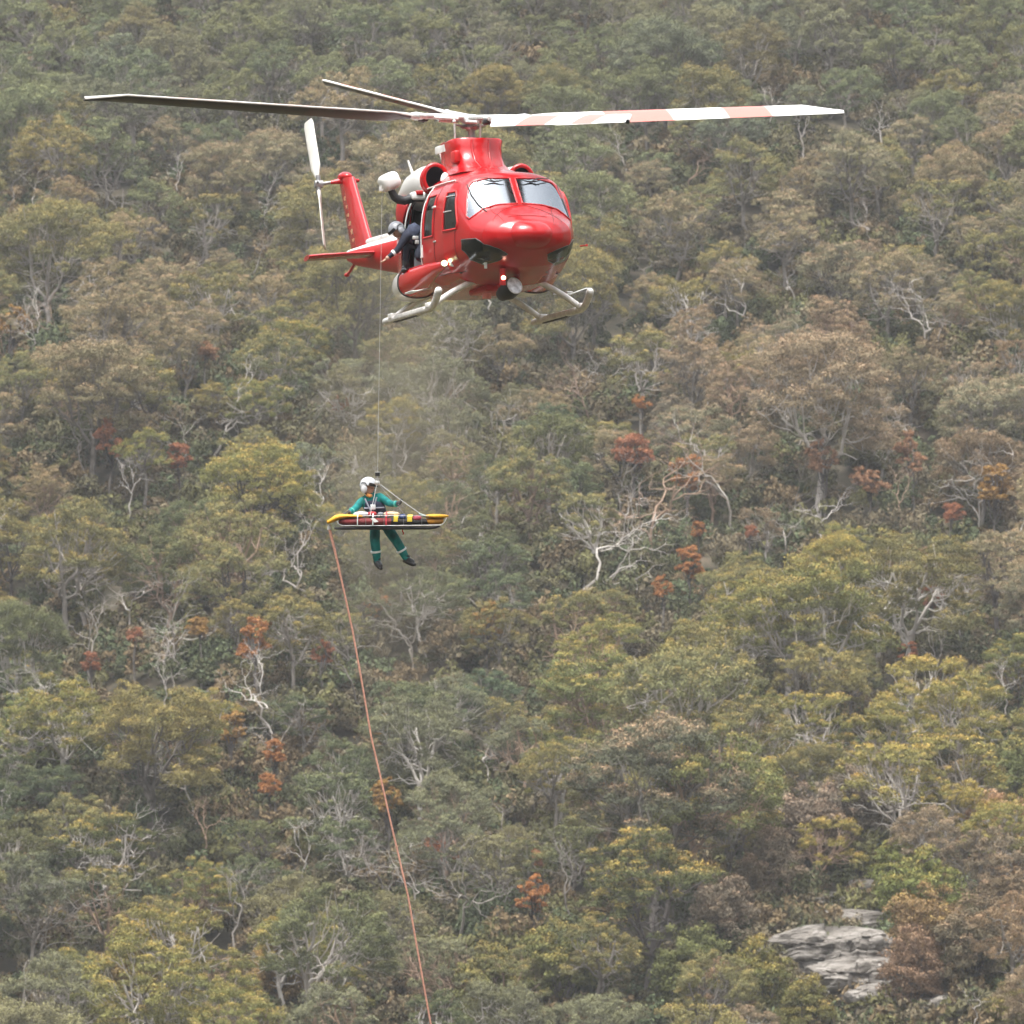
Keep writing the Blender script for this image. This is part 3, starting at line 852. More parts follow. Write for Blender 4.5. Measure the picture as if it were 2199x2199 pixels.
def grass_tree(u, v, wpx, lab):
    x, y = ground_hit(u, v, .8)
    k = SPAN / DEPTH / 2199 * y; r = wpx * k / 2
    root = empty('grass_tree'); root.location = (x, y, terr1(x, y))
    mb = MB(); mb.tube([(0, 0, -.4), (0.03, 0, .5), (0, .02, 1.0)], [.16, .15, .13], 8); mb.build('trunk', BM['dark'], root)
    n = 360
    d = sphere_pts(n, g, -.45); base = np.array([0, 0, 1.0])
    V = []
    for t in d:
        side = np.cross(t, [0, 0, 1]); side /= np.linalg.norm(side) + 1e-6; side *= .022
        m_ = base + t * r * .55; e_ = base + t * r + np.array([0, 0, -.22 * r])
        V += [base - side * .7, m_ - side, e_, m_ + side]
    me = fast_mesh('crown', np.array(V), np.arange(n * 4).reshape(-1, 4), mats=[grassm])
    c = bpy.data.objects.new('crown', me); C.objects.link(c); c.parent = root
    tag(root, lab, 'grass tree', 'spiky grass trees by the rocks')
grass_tree(1905, 1815, 75, 'spiky blue-green grass tree behind the bright green bush')
grass_tree(1848, 1855, 60, 'spiky blue-green grass tree just above the sandstone block')
grass_tree(1782, 1965, 55, 'small dark grass tree on the flat grey slab')
grass_tree(1918, 2145, 50, 'small grass tree at the right foot of the outcrop')
grass_tree(1030, 1705, 90, 'dark blue-green grass tree in the gap right of the rope')
# ------------------------------------------------------------------ helicopter
Fv = Vector((0.27, -0.958, 0.055)).normalized()
Lv = Vector((0.9628, 0.27, 0.0)); Lv = (Lv - Fv * Lv.dot(Fv)).normalized()
Uv = Fv.cross(Lv)
HORG = pix(1020, 688, DEPTH)
def camvec(a): return cw(a.x, a.y, a.z)
fx, lx, ux = camvec(Fv), camvec(Lv), camvec(Uv)
HM = Matrix(((fx.x, lx.x, ux.x, HORG.x), (fx.y, lx.y, ux.y, HORG.y), (fx.z, lx.z, ux.z, HORG.z), (0, 0, 0, 1)))
HI = HM.inverted()
helo = empty('helicopter', HM)
tag(helo, 'red and white twin-engine rescue helicopter hovering nose towards the viewer, cabin door open', 'helicopter')
def hdir(r, d, u):                # camera-frame direction -> helicopter axes
    return (HI.to_3x3() @ cw(r, d, u)).normalized()
def hpx(u, v, **kw):
    """the point of the helicopter frame on a sight line where one local coordinate is known (x=, y= or z=)"""
    p0 = HI @ Vector((0, 0, 0)); p1 = HI @ pix(u, v, DEPTH); d = p1 - p0
    ax, val = list(kw.items())[0]; i = 'xyz'.index(ax)
    return p0 + d * ((val - p0[i]) / d[i])

red = mat('red_paint', (.43, .003, .006), .27, coat=.35, spec=.45, noise=.16, nscale=2.2, bump=.10)
redd = mat('red_paint_matt', (.50, .012, .014), .45, noise=.15, nscale=4)
wht = mat('white_paint', (.82, .82, .80), .28, coat=.5, noise=.07, nscale=3)
skidm = mat('skid_paint', (.74, .72, .69), .42, noise=.25, nscale=9)
blk = mat('black_rubber', (.02, .02, .022), .55)
dgrey = mat('dark_lining', (.05, .055, .06), .8, noise=.3, nscale=4)
mgrey = mat('grey_metal', (.38, .38, .38), .38, metal=.6, noise=.3, nscale=14)
lgrey = mat('pale_metal', (.62, .62, .60), .4, metal=.3, noise=.25, nscale=18)
seatm = mat('seat_cloth', (.08, .085, .10), .9)
voidm = mat('intake_shade', (.004, .004, .005), .95, spec=0.0)  # near-black puts the shade inside the engine intake into its colour
seam = mat('panel_seam', (.10, .01, .012), .6)

def glass_mat(name, tint, refl):
    m = bpy.data.materials.new(name); m.use_nodes = True
    N = m.node_tree; L = N.links
    for n in list(N.nodes): N.nodes.remove(n)
    out = N.nodes.new('ShaderNodeOutputMaterial')
    tr = N.nodes.new('ShaderNodeBsdfTransparent'); tr.inputs['Color'].default_value = (*tint, 1)
    gl = N.nodes.new('ShaderNodeBsdfGlossy'); gl.inputs['Roughness'].default_value = .13; gl.inputs['Color'].default_value = (.84, .92, 1, 1)
    fr = N.nodes.new('ShaderNodeFresnel'); fr.inputs['IOR'].default_value = 1.6
    ma = N.nodes.new('ShaderNodeMath'); ma.operation = 'MULTIPLY_ADD'; ma.inputs[1].default_value = 1.2; ma.inputs[2].default_value = refl; ma.use_clamp = True
    L.new(fr.outputs[0], ma.inputs[0])
    mx = N.nodes.new('ShaderNodeMixShader'); L.new(ma.outputs[0], mx.inputs[0]); L.new(tr.outputs[0], mx.inputs[1]); L.new(gl.outputs[0], mx.inputs[2])
    L.new(mx.outputs[0], out.inputs['Surface'])
    return m
glassw = glass_mat('windscreen_glass', (.50, .56, .60), .26)
glassd = glass_mat('dark_window_glass', (.30, .33, .35), .0)

# fuselage stations: x, top z, bottom z, half width, z of the widest line, upper exponent, lower exponent
ST = np.array([
 [3.66, 1.20, 1.10, .06, 1.15, 2.2, 2.2], [3.62, 1.30, 1.02, .34, 1.15, 2.3, 2.3], [3.50, 1.42, .92, .58, 1.15, 2.3, 2.3], [3.30, 1.53, .81, .77, 1.16, 2.4, 2.4],
 [3.10, 1.61, .72, .86, 1.17, 2.5, 2.4], [2.98, 1.67, .67, .905, 1.18, 2.6, 2.5], [2.40, 2.27, .52, 1.02, 1.18, 3.3, 2.7], [2.32, 2.31, .50, 1.03, 1.18, 3.3, 2.7],
 [2.0, 2.36, .43, 1.09, 1.18, 3.4, 2.9], [1.6, 2.38, .42, 1.13, 1.18, 3.4, 3.0], [1.0, 2.40, .40, 1.17, 1.15, 3.2, 3.2], [.3, 2.40, .40, 1.17, 1.12, 3.2, 3.2],
 [-.35, 2.40, .40, 1.14, 1.12, 3.2, 3.2], [-1.0, 2.36, .42, 1.02, 1.12, 3.1, 3.2], [-1.7, 2.24, .52, .86, 1.25, 3.0, 3.0], [-2.3, 2.08, .74, .70, 1.38, 2.7, 2.7], [-2.9, 1.93, .94, .54, 1.45, 2.5, 2.4],
 [-3.6, 1.86, 1.06, .44, 1.48, 2.4, 2.3], [-5.0, 1.86, 1.22, .35, 1.55, 2.3, 2.2], [-7.6, 1.90, 1.55, .19, 1.73, 2.2, 2.1], [-8.25, 1.90, 1.68, .10, 1.79, 2.1, 2.1]])
def station(x):
    xs = ST[::-1, 0]
    return [float(np.interp(x, xs, ST[::-1, i])) for i in range(1, 7)]
def spt(x, th, k=1.0):
    zt, zb, w_, zm, nu_, nl_ = station(x)
    c, s = math.cos(th), math.sin(th)
    n = nu_ if s >= 0 else nl_
    y = w_ * math.copysign(abs(c) ** (2 / n), c) * k
    z = zm + ((zt - zm) if s >= 0 else (zm - zb)) * math.copysign(abs(s) ** (2 / n), s) * k
    return (x, y, z)
def side_y(x, z, sgn=-1):
    """half width of the body at height z"""
    zt, zb, w_, zm, nu_, nl_ = station(x)
    n = nu_ if z >= zm else nl_
    f = min(1, abs(z - zm) / ((zt - zm) if z >= zm else (zm - zb)))
    return sgn * w_ * (1 - f ** n) ** (1 / n)

def inpoly(a, b, P):
    r = False; j = len(P) - 1
    for i in range(len(P)):
        if (P[i][1] > b) != (P[j][1] > b) and a < (P[j][0] - P[i][0]) * (b - P[i][1]) / (P[j][1] - P[i][1]) + P[i][0]: r = not r
        j = i
    return r
# openings: front ones outlined in (|y|, z), side ones in (x, z)
WS = [(.045, 1.735), (.045, 2.20), (.40, 2.20), (.70, 2.13), (.76, 2.05), (.84, 1.80), (.90, 1.52), (.87, 1.47), (.65, 1.64), (.40, 1.71)]
CH = [(.965, 1.14), (.84, 1.12), (.74, 1.02), (.48, .92), (.34, .85), (.42, .76), (.62, .71), (.82, .80), (.95, .98)]
CW_ = [(2.00, 1.34), (2.52, 1.34), (2.55, 1.44), (2.36, 1.92), (2.28, 1.99), (2.00, 1.99)]
DW = [(1.03, 1.30), (1.52, 1.30), (1.52, 2.0), (1.03, 2.0)]
DO = [(-.30, .66), (.90, .66), (.90, 2.14), (.80, 2.22), (-.18, 2.22), (-.30, 2.12)]
LWIN = [(-.9, 1.30), (.55, 1.30), (.55, 2.02), (-.9, 2.02)]
def region(p):
    x, y, z = p
    if x > 2.36 and x < 2.985 and inpoly(abs(y), z, WS): return 'ws_r' if y < 0 else 'ws_l'
    if x > 2.35 and z < 1.2 and inpoly(abs(y), z, CH) : return 'ch_r' if y < 0 else 'ch_l'
    if abs(y) > .55 and x < 2.62:
        if inpoly(x, z, CW_): return 'cw_r' if y < 0 else 'cw_l'
        if inpoly(x, z, DW): return 'dw_r' if y < 0 else 'dw_l'
        if y < 0 and inpoly(x, z, DO): return 'door'
        if y > 0 and inpoly(x, z, LWIN): return 'lw'
    return None
XS = np.concatenate([np.linspace(3.66, 3.3, 22), np.linspace(3.28, 1.0, 118)[0:], np.linspace(.98, -.5, 76), np.linspace(-.53, -2.9, 60)])
NT = 220
def shell(k=1.0):
    P = []
    for x in XS:
        q = np.array([spt(x, t, k) for t in np.linspace(0, 2 * PI, 1201)])
        s_ = np.concatenate([[0], np.cumsum(np.linalg.norm(np.diff(q, axis=0), axis=1))])
        t_ = (np.arange(NT) + .5) / NT * s_[-1]
        P.append([(x, float(np.interp(t, s_, q[:, 1])), float(np.interp(t, s_, q[:, 2]))) for t in t_])
    return P
P = shell()
parts = {}
body = MB(); regs = {}
V = [p for r in P for p in r]
for i in range(len(XS) - 1):
    for j in range(NT):
        q = (i * NT + j, i * NT + (j + 1) % NT, (i + 1) * NT + (j + 1) % NT, (i + 1) * NT + j)
        c = [sum(V[a][t] for a in q) / 4 for t in range(3)]
        regs.setdefault(region(c), []).append(q)
def sub(qs, V, off=0):
    used = {}; vv = []; ff = []
    for q in qs:
        f = []
        for a in q:
            if a not in used: used[a] = len(vv); vv.append(V[a])
            f.append(used[a])
        ff.append(f)
    return vv, ff
vv, ff = sub(regs[None], V)
body.add(vv, ff)
nosecap = [V[j] for j in range(NT)]
body.add(nosecap + [(3.675, 0, 1.15)], [(j, (j + 1) % NT, NT) for j in range(NT)])
fus = body.build('fuselage', red, helo)
# inner lining with the same openings
P2 = shell(.955); V2 = [p for r in P2 for p in r]
ln = MB(); vv, ff = sub([q for q in regs[None] if XS[q[0] // NT] < 3.5], V2); ln.add(vv, ff)
ln.box((-.75, 0, 1.30), (.04, 1.7, 1.5)); ln.box((.7, 0, .64), (3.0, 1.7, .04))
ln.box((2.62, 0, 1.28), (.34, 1.3, .34), bev=.05)
ln.build('cabin_lining', dgrey, helo)
for key, nm, gm_ in (('ws_r', 'windscreen', glassw), ('ws_l', 'windscreen', glassw), ('ch_r', 'chin_window', glassd), ('ch_l', 'chin_window', glassd),
                     ('cw_r', 'cockpit_window', glassd), ('cw_l', 'cockpit_window', glassd), ('dw_r', 'door_window', glassd), ('dw_l', 'door_window', glassd), ('lw', 'cabin_window', glassd)):
    vv, ff = sub(regs[key], V)
    mb = MB(); mb.add(vv, ff); parts[key] = mb.build(nm, gm_, helo, fixn=True)

def surf_path_side(poly, sgn, dy=.004):
    out = []
    n = len(poly)
    for i in range(n):
        a, b = poly[i], poly[(i + 1) % n]
        m = max(2, int(math.hypot(b[0] - a[0], b[1] - a[1]) / .05))
        for t in range(m):
            x = a[0] + (b[0] - a[0]) * t / m; z = a[1] + (b[1] - a[1]) * t / m
            out.append((x, side_y(x, z, sgn) + sgn * dy, z))
    return out + [out[0]]
def surf_x(y, z, lo=2.2, hi=3.62):
    """x of the body's front surface at (y, z)"""
    for x in np.arange(hi, lo, -.015):
        zt, zb, w_, zm, nu_, nl_ = station(x)
        if zb < z < zt and abs(side_y(x, z)) >= abs(y): return x
    return lo
def surf_path_front(poly, sgn, dx=.006, hi=3.62):
    out = []
    n = len(poly)
    for i in range(n):
        a, b = poly[i], poly[(i + 1) % n]
        m = max(2, int(math.hypot(b[0] - a[0], b[1] - a[1]) / .05))
        for t in range(m):
            y = a[0] + (b[0] - a[0]) * t / m; z = a[1] + (b[1] - a[1]) * t / m
            out.append((surf_x(y, z, hi=hi) + dx, sgn * y, z + dx * .5))
    return out + [out[0]]
for sgn, key in ((-1, 'ws_r'), (1, 'ws_l')):
    fr = MB(); fr.tube(surf_path_front(WS, sgn, hi=2.985), .018, 6, cap=False); fr.build('window_frame', red, helo)
    fr = MB(); fr.tube(surf_path_front(CH, sgn), .008, 6, cap=False); fr.build('window_frame', mat('frame_dark', (.10, .10, .10), .5), helo)
    fr = MB(); fr.tube(surf_path_side(CW_, sgn), .020, 6, cap=False); fr.build('window_frame', redd, helo)
    fr = MB(); fr.tube(surf_path_side(DW, sgn), .018, 6, cap=False); fr.build('window_frame', redd, helo)
    # wipers parked along the top, wiper arms down the outer edges
    wy = (.16, .52) if sgn < 0 else (.12, .48)
    wp = MB()
    pts = [(surf_x(y_, 2.16 - .035 * abs(y_ - (wy[0] + wy[1]) / 2) / .18) + .05, sgn * y_, 2.17 - .03 * math.sin((y_ - wy[0]) / (wy[1] - wy[0]) * PI)) for y_ in np.linspace(*wy, 7)]
    wp.tube(pts, [.006, .010, .014, .016, .014, .010, .006], 6)
    wp.tube([pts[3], (pts[3][0] + .01, pts[3][1] + sgn * .12, 2.20), (2.47, sgn * .62, 2.20)], .009, 6)
    wp.build('wiper', blk, helo)
    rod = MB(); rp = [(surf_x(y_, z_) + .015, sgn * y_, z_) for y_, z_ in (((.78, 2.10), (.76, 1.9), (.70, 1.72), (.60, 1.585)) if sgn < 0 else ((.80, 2.1), (.82, 1.9), (.85, 1.7), (.88, 1.48)))]
    rod.tube(rp, [.010, .016, .016, .010], 6); rod.build('windscreen_strip', blk, helo)
# cockpit window bars and door slots on the near side
for sgn in (-1, 1):
    b_ = MB()
    for z_ in (1.66, 1.92): b_.tube([(x_, side_y(x_, z_, sgn) + sgn * .014, z_) for x_ in (2.02, 2.1, 2.2, 2.30)], .010, 5)
    b_.build('window_bar', lgrey, helo)
    h_ = MB()
    h_.box((1.62, side_y(1.62, 1.48, sgn) + sgn * .015, 1.78), (.20, .03, .035), bev=.01); h_.build('door_handle', wht, helo)
    h_ = MB()
    h_.box((1.62, side_y(1.62, 1.2, sgn) + sgn * .01, 1.20), (.15, .02, .025), bev=.008); h_.build('door_handle', lgrey, helo)
# panel seams (shallow dark joints that stand 2 mm proud)
sm_ = MB()
def seam_side(pts, sgn): sm_.tube([(x, side_y(x, z, sgn) + sgn * .002, z) for x, z in pts], .006, 4)
for sgn in (-1, 1):
    seam_side([(1.58, z) for z in np.linspace(.62, 2.16, 24)], sgn)
    seam_side([(2.46 - .03 * i / 10, z) for i, z in enumerate(np.linspace(1.32, .80, 11))], sgn)
    seam_side([(.93, z) for z in np.linspace(.62, 2.16, 24)], sgn)
    seam_side([(x, 2.16) for x in np.linspace(.93, 2.1, 20)], sgn)
    seam_side([(x, .64) for x in np.linspace(.93, 2.3, 20)], sgn)
hat = [(y_, 1.56 - .10 * (abs(y_) / .62) ** 2) for y_ in np.linspace(-.6, .6, 25)]
def top_z(x, y):
    zt, zb, w_, zm, nu_, nl_ = station(x)
    return zm + (zt - zm) * max(0, 1 - (abs(y) / w_) ** nu_) ** (1 / nu_)
sm_.tube([(3.36, y_, top_z(3.36, y_) + .002) for y_ in np.linspace(-.34, .34, 15)], .006, 4)
sm_.tube([(3.36 - .42 * (1 - ((y_) / .62) ** 2), y_, top_z(3.36 - .42 * (1 - (y_ / .62) ** 2), y_) + .002) for y_ in np.linspace(-.60, .60, 31)], .006, 4)
for s_ in (-1, 1):
    sm_.tube([(x_, s_ * (.42 + .2 * (3.5 - x_)), top_z(x_, .42 + .2 * (3.5 - x_)) + .002) for x_ in np.linspace(3.52, 2.95, 12)], .005, 4)
sm_.build('panel_seam', seam, helo)
# roof drip rails, the near one white to paint in its highlight
for sgn in (-1, 1):
    rl = MB(); rl.tube([(x_, side_y(x_, 2.20, sgn) + sgn * .01, 2.205) for x_ in np.linspace(1.95, -1.0, 24)], .016, 6)
    rl.build('roof_rail', wht if sgn < 0 else red, helo)
# door opening: white front and rear frames, interior
dp = surf_path_side(DO, -1, .004)
dfm = MB(); dfm.tube(dp, .013, 6, cap=False); dfm.build('door_frame', wht, helo)
jm = MB(); jm.prism([(.905, .98), (.985, .98), (.985, 2.0), (.905, 2.0)], 0, 1, lambda x, z, t: (x, side_y(x, z, -1) - .004 - .024 * t, z)); jm.build('door_edge', wht, helo)
# sliding door, run back along the cabin side
sd = MB()
XD = np.linspace(-.38, -1.72, 14); ZD = np.linspace(.70, 2.10, 18)
ring = [[(x, side_y(x, z, -1) - .045, z) for z in ZD] for x in XD]
sd.loft(ring, cap=False, closed=False)
sd.loft([[(x, side_y(x, z, -1) - .02, z) for z in ZD] for x in XD], cap=False, closed=False)
sd.add([ring[0][0], ring[0][-1], (XD[0], ring[0][-1][1] + .03, ZD[-1]), (XD[0], ring[0][0][1] + .03, ZD[0])], [(0, 1, 2, 3)])
sdo = sd.build('sliding_door', red, helo)
# seats and a grey bulkhead panel seen through the opening
for (x_, y_) in ((1.75, -.5), (1.75, .5)):
    st_ = MB(); st_.box((x_, y_, .95), (.5, .48, .12), bev=.04); st_.box((x_ - .25, y_, 1.35), (.12, .46, .80), bev=.05); st_.box((x_ - .25, y_, 1.83), (.10, .26, .20), bev=.04)
    st_.box((x_, y_, .76), (.3, .3, .30)); st_.build('seat', seatm, helo)
for y_ in (-.55, 0, .55):
    st_ = MB(); st_.box((-.45, y_, 1.0), (.42, .46, .08), bev=.03); st_.box((-.66, y_, 1.38), (.07, .44, .70), bev=.03); st_.build('seat', seatm, helo)
gp = MB(); gp.box((.25, -.98, .86), (.95, .05, .46), bev=.02); gp.build('sill_locker', mat('mid_grey', (.22, .22, .24), .7, noise=.25, nscale=7), helo)
ex = MB(); ex.tube([(-.1, -.98, 1.28), (-.1, -.98, 1.45)], .05, 10); ex.build('extinguisher', red, helo)

# nose: radome bulge, side lobes, lower tray
nz_ = MB(); nz_.ell((3.36, 0, 1.17), (.42, .40, .25), 30, 16, fn=lambda q, d: Vector((q.x, math.copysign(abs(d.y) ** .7, d.y) * .42, q.z))); nz_.build('nose_radome', red, helo)

# tail boom: red sides, white top
bm_ = bpy.data.materials.new('boom_paint'); bm_.use_nodes = True
N = bm_.node_tree; b = N.nodes['Principled BSDF']; b.inputs['Roughness'].default_value = .4; b.inputs['Specular IOR Level'].default_value = .25
tc = N.nodes.new('ShaderNodeTexCoord'); sp = N.nodes.new('ShaderNodeSeparateXYZ'); N.links.new(tc.outputs['Object'], sp.inputs[0])
ln_ = N.nodes.new('ShaderNodeMath'); ln_.operation = 'MULTIPLY_ADD'; ln_.inputs[1].default_value = .036; N.links.new(sp.outputs['X'], ln_.inputs[0]); N.links.new(sp.outputs['Z'], ln_.inputs[2])
gt = N.nodes.new('ShaderNodeMath'); gt.operation = 'GREATER_THAN'; gt.inputs[1].default_value = 1.552; N.links.new(ln_.outputs[0], gt.inputs[0])
mx = N.nodes.new('ShaderNodeMix'); mx.data_type = 'RGBA'; mx.inputs[6].default_value = (.52, .005, .008, 1); mx.inputs[7].default_value = (.80, .79, .77, 1)
N.links.new(gt.outputs[0], mx.inputs[0]); N.links.new(mx.outputs[2], b.inputs['Base Color'])
tb = MB(); tb.loft([[spt(x, 2 * PI * (j + .5) / 48) for j in range(48)] for x in np.linspace(-2.9, -8.25, 46)], cap=True); boom = tb.build('tail_boom', bm_, helo)
dsf = MB(); dsf.loft([[(x, .075 * math.cos(a), station(x)[0] + .035 + .07 * max(0, math.sin(a)) - .05 * (math.sin(a) < 0)) for a in np.linspace(0, 2 * PI, 14, endpoint=False)] for x in np.linspace(-2.6, -7.1, 12)])
dsf.build('drive_shaft_cover', wht, helo)

# fin: swept, thick, rounded leading edge
fin = MB(); rings = []
for t in np.linspace(0, 1, 12):
    z = 1.66 + t * 1.54
    xl = -6.55 - t * 1.48; xt = -7.95 - t * .95 ; th_ = .155 - .035 * t
    c_ = (xl - xt); prof = []
    for k_ in range(24):
        a = 2 * PI * k_ / 24
        u_ = .5 - .5 * math.cos(a)
        yy = 1.0 * math.sqrt(max(u_, 0)) * (1 - u_) ** .55 * 1.75 * math.copysign(1, math.sin(a)) if 0 < u_ < 1 else 0
        prof.append((xl - u_ * c_, th_ * min(1.0, abs(yy)) * (1 if math.sin(a) >= 0 else -1), z))
    rings.append(prof)
fin.loft(rings); finb = fin.build('tail_fin', red, helo)
# worn cream markings down the side of the fin
mk = MB(); creamm = mat('cream_marking', (.50, .30, .17), .6)
gk = random.Random(3)
for i in range(6):
    z = 2.82 - i * .16; t = (z - 1.66) / 1.54
    x0 = -7.30 - t * 1.2
    mk.box((x0, -.128 + .03 * t, z), (.10 + gk.uniform(-.03, .03), .006, .07 + gk.uniform(-.02, .03))); mk.box((x0 - gk.uniform(.06, .10), -.124 + .03 * t, z + gk.uniform(-.03, .03)), (.05, .006, .04))
mko = mk.build('fin_marking', creamm, finb)
# gearbox cap and tail rotor shaft
gb = MB(); gb.ell((-8.52, -.02, 3.23), (.26, .13, .10), 18, 10); gb.tube([(-8.5, .24, 3.17), (-8.5, .0, 3.18), (-8.5, -.30, 3.13)], [.025, .075, .03], 10); gb.build('tail_gearbox', red, helo)
trh = Vector((-8.50, -.50, 3.10))
sh = MB(); sh.tube([(-8.5, -.25, 3.14), trh], .03, 8); sh.tube([trh + Vector((0, .06, 0)), trh - Vector((0, .09, 0))], .07, 12)
sh.tube([trh + Vector((-.02, -.02, .16)), trh + Vector((.02, -.02, -.16))], .045, 8); sh.tube([trh + Vector((.12, -.05, .05)), trh + Vector((-.12, -.05, -.05))], .022, 6); sh.build('tail_rotor_hub', mgrey, helo)
tbl = mat('tail_blade', (.66, .65, .60), .5, noise=.1, nscale=5)
for s_ in (1, -1):
    a = R(24); dv = Vector((math.sin(a) * -s_, 0, math.cos(a) * s_)); cr_ = Vector((math.cos(a), 0, math.sin(a)))
    tb_ = MB(); rings = []
    for r_ in (.14, .24, .34, .8, 1.22, 1.30):
        ch = {.14: .05, .24: .09, .34: .145, .8: .145, 1.22: .145, 1.30: .11}[r_]; th_ = .035 if r_ < .3 else .018
        cc = trh + dv * r_ + Vector((0, -.02 - .03 * r_, 0))
        nn = dv.cross(cr_)
        tw = R(22); c2 = cr_ * math.cos(tw) + nn * math.sin(tw); n2 = nn * math.cos(tw) - cr_ * math.sin(tw)
        rings.append([cc + c2 * ch * math.cos(q) + n2 * th_ * math.sin(q) for q in np.linspace(0, 2 * PI, 14, endpoint=False)])
    tb_.loft(rings); tb_.build('tail_rotor_blade', tbl, helo)
# stabilisers
for sgn in (-1, 1):
    st_ = MB(); rings = []
    for t in np.linspace(0, 1, 6):
        y = sgn * (.16 + 1.28 * t); c0, c1 = -5.35 - .12 * t, -6.05
        if t > .85: c0 -= .18
        rings.append([((c0 + c1) / 2 + (c0 - c1) / 2 * math.cos(q), y, 1.61 - .07 * t + .045 * math.sin(q) + .02 * math.cos(q)) for q in np.linspace(0, 2 * PI, 16, endpoint=False)])
    st_.loft(rings); st_.build('stabiliser', red, helo)
ts = MB(); ts.tube([(-7.9, 0, 1.66), (-8.3, 0, 1.52), (-8.55, 0, 1.47)], [.03, .026, .022], 8); ts.ell((-8.55, 0, 1.47), (.08, .05, .04), 10, 6); ts.build('tail_skid', redd, helo)
ub = MB(); ub.box((-4.3, -.05, 1.12), (.22, .16, .14), bev=.02); ub.build('boom_sensor', redd, helo)

# engine nacelles with intakes
for sgn in (-1, 1):
    nc = MB(); rings = []
    for (x, rx, rz_, cy, cz) in ((.34, .16, .18, .76, 2.40), (.36, .20, .23, .76, 2.39), (.22, .24, .27, .76, 2.37), (-.2, .33, .33, .74, 2.32), (-.8, .36, .35, .70, 2.26), (-1.5, .33, .30, .62, 2.16), (-2.1, .26, .22, .50, 2.04), (-2.5, .18, .15, .42, 1.98)):
        rings.append([(x, sgn * (cy + rx * math.cos(q)), cz + rz_ * math.sin(q)) for q in np.linspace(0, 2 * PI, 32, endpoint=False)])
    nc.loft(rings[2:], cap=True); nco = nc.build('engine_cowling', wht, helo)
    lp = MB(); lp.loft([rings[0]] + rings[1:3] + [[(p[0] + .0, p[1], p[2]) for p in rings[3]]][:0], cap=False)
    lp.tube([(p[0] - .02, p[1] * 1.0, p[2]) for p in rings[1]] + [(rings[1][0][0] - .02, rings[1][0][1], rings[1][0][2])], .042, 8, cap=False); lp.build('intake_lip', red, nco)
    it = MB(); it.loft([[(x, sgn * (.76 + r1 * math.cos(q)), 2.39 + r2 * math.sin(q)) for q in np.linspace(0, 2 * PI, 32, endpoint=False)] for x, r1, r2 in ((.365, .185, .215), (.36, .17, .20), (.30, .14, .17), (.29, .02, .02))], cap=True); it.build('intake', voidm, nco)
    dv_ = MB(); dv_.ell((.40, sgn * .60, 2.32), (.06, .09, .17), 14, 8); dv_.build('intake_duct', wht, nco)
    exh = MB(); exh.tube([(-2.2, sgn * .40, 1.98), (-2.5, sgn * .42, 2.02), (-2.75, sgn * .44, 2.03)], [.13, .14, .15], 14, cap=False); exh.build('exhaust_pipe', mgrey, nco)
# centre hump and pylon fairing
hp = MB(); hp.loft([[(cx + a_ * math.cos(q), b_ * math.copysign(abs(math.sin(q)) ** .8, math.sin(q)), z) for q in np.linspace(0, 2 * PI, 40, endpoint=False)]
     for z, cx, a_, b_ in ((2.28, .10, 1.90, .80), (2.36, .05, 1.72, .66), (2.44, -.05, 1.45, .58), (2.51, -.1, 1.15, .52), (2.56, -.1, .9, .44))]); hp.build('roof_cowling', red, helo)
py = MB()
def pring(z, cx, a_, b_, e_=.5):
    out = []
    for q in np.linspace(0, 2 * PI, 48, endpoint=False):
        c, s = math.cos(q), math.sin(q)
        out.append((cx + a_ * math.copysign(abs(c) ** e_, c), b_ * math.copysign(abs(s) ** e_, s), z + .02 * c))
    return out
py.loft([pring(z_, cx_ - .14, a_, b_) for z_, cx_, a_, b_ in ((2.42, .30, 1.10, .58), (2.50, .22, .86, .49), (2.60, .14, .72, .455), (2.75, .08, .63, .445), (2.90, .05, .60, .455), (3.03, .04, .60, .475), (3.06, .04, .575, .455))]); pyo = py.build('pylon_fairing', red, helo)
for sgn in (-1, 1):
    se = MB(); se.box((-.40, sgn * .455, 2.96), (.62, .04, .13), bev=.02); se.build('fairing_edge', wht, pyo)
    rib = MB(); rib.tube([(.50, sgn * .15, 3.04), (.53, sgn * .15, 2.85), (.66, sgn * .13, 2.64), (.95, sgn * .09, 2.50)], [.02, .025, .03, .02], 8); rib.build('fairing_rib', red, pyo)
sc_ = MB(); sc_.box((.45, -.43, 2.75), (.28, .10, .20), bev=.03); sc_.build('vent_scoop', redd, pyo)

# landing skids and cross tubes
ZS = .045
for sgn in (-1, 1):
    sk = MB(); y = sgn * 1.32
    sk.tube([(-.98, y, ZS), (-.9, y, ZS), (1.95, y, ZS), (2.05, y, ZS + .015), (2.22, y, ZS + .06), (2.38, y, ZS + .15), (2.48, y, ZS + .24)], [.052, .060, .060, .060, .060, .062, .066], 14)
    sk.ell((-.98, y, ZS), (.06, .055, .055), 12, 8); sk.ell((2.50, y, ZS + .255), (.065, .065, .065), 12, 8)
    sk.box((-.46, y, ZS + .05), (.22, .14, .10), bev=.02); sk.box((1.97, y, ZS + .05), (.22, .14, .10), bev=.02)
    sk.box((.75, y, ZS + .02), (1.9, .118, .06), bev=.01); sko = sk.build('landing_skid', skidm, helo)
    sh_ = MB(); sh_.box((.4, y, ZS - .055), (1.5, .06, .02)); sh_.build('skid_shoe', blk, sko)
for xk in (-.46, 1.97):
    ct = MB(); pts = []
    for a in np.linspace(-1, 1, 33):
        y = a * 1.32; s_ = abs(a)
        z = .56 - (.50 * max(0, (s_ - .22) / .78) ** 1.6)
        pts.append((xk, y, z))
    ct.tube(pts, .050, 12); ct.build('cross_tube', skidm, helo)
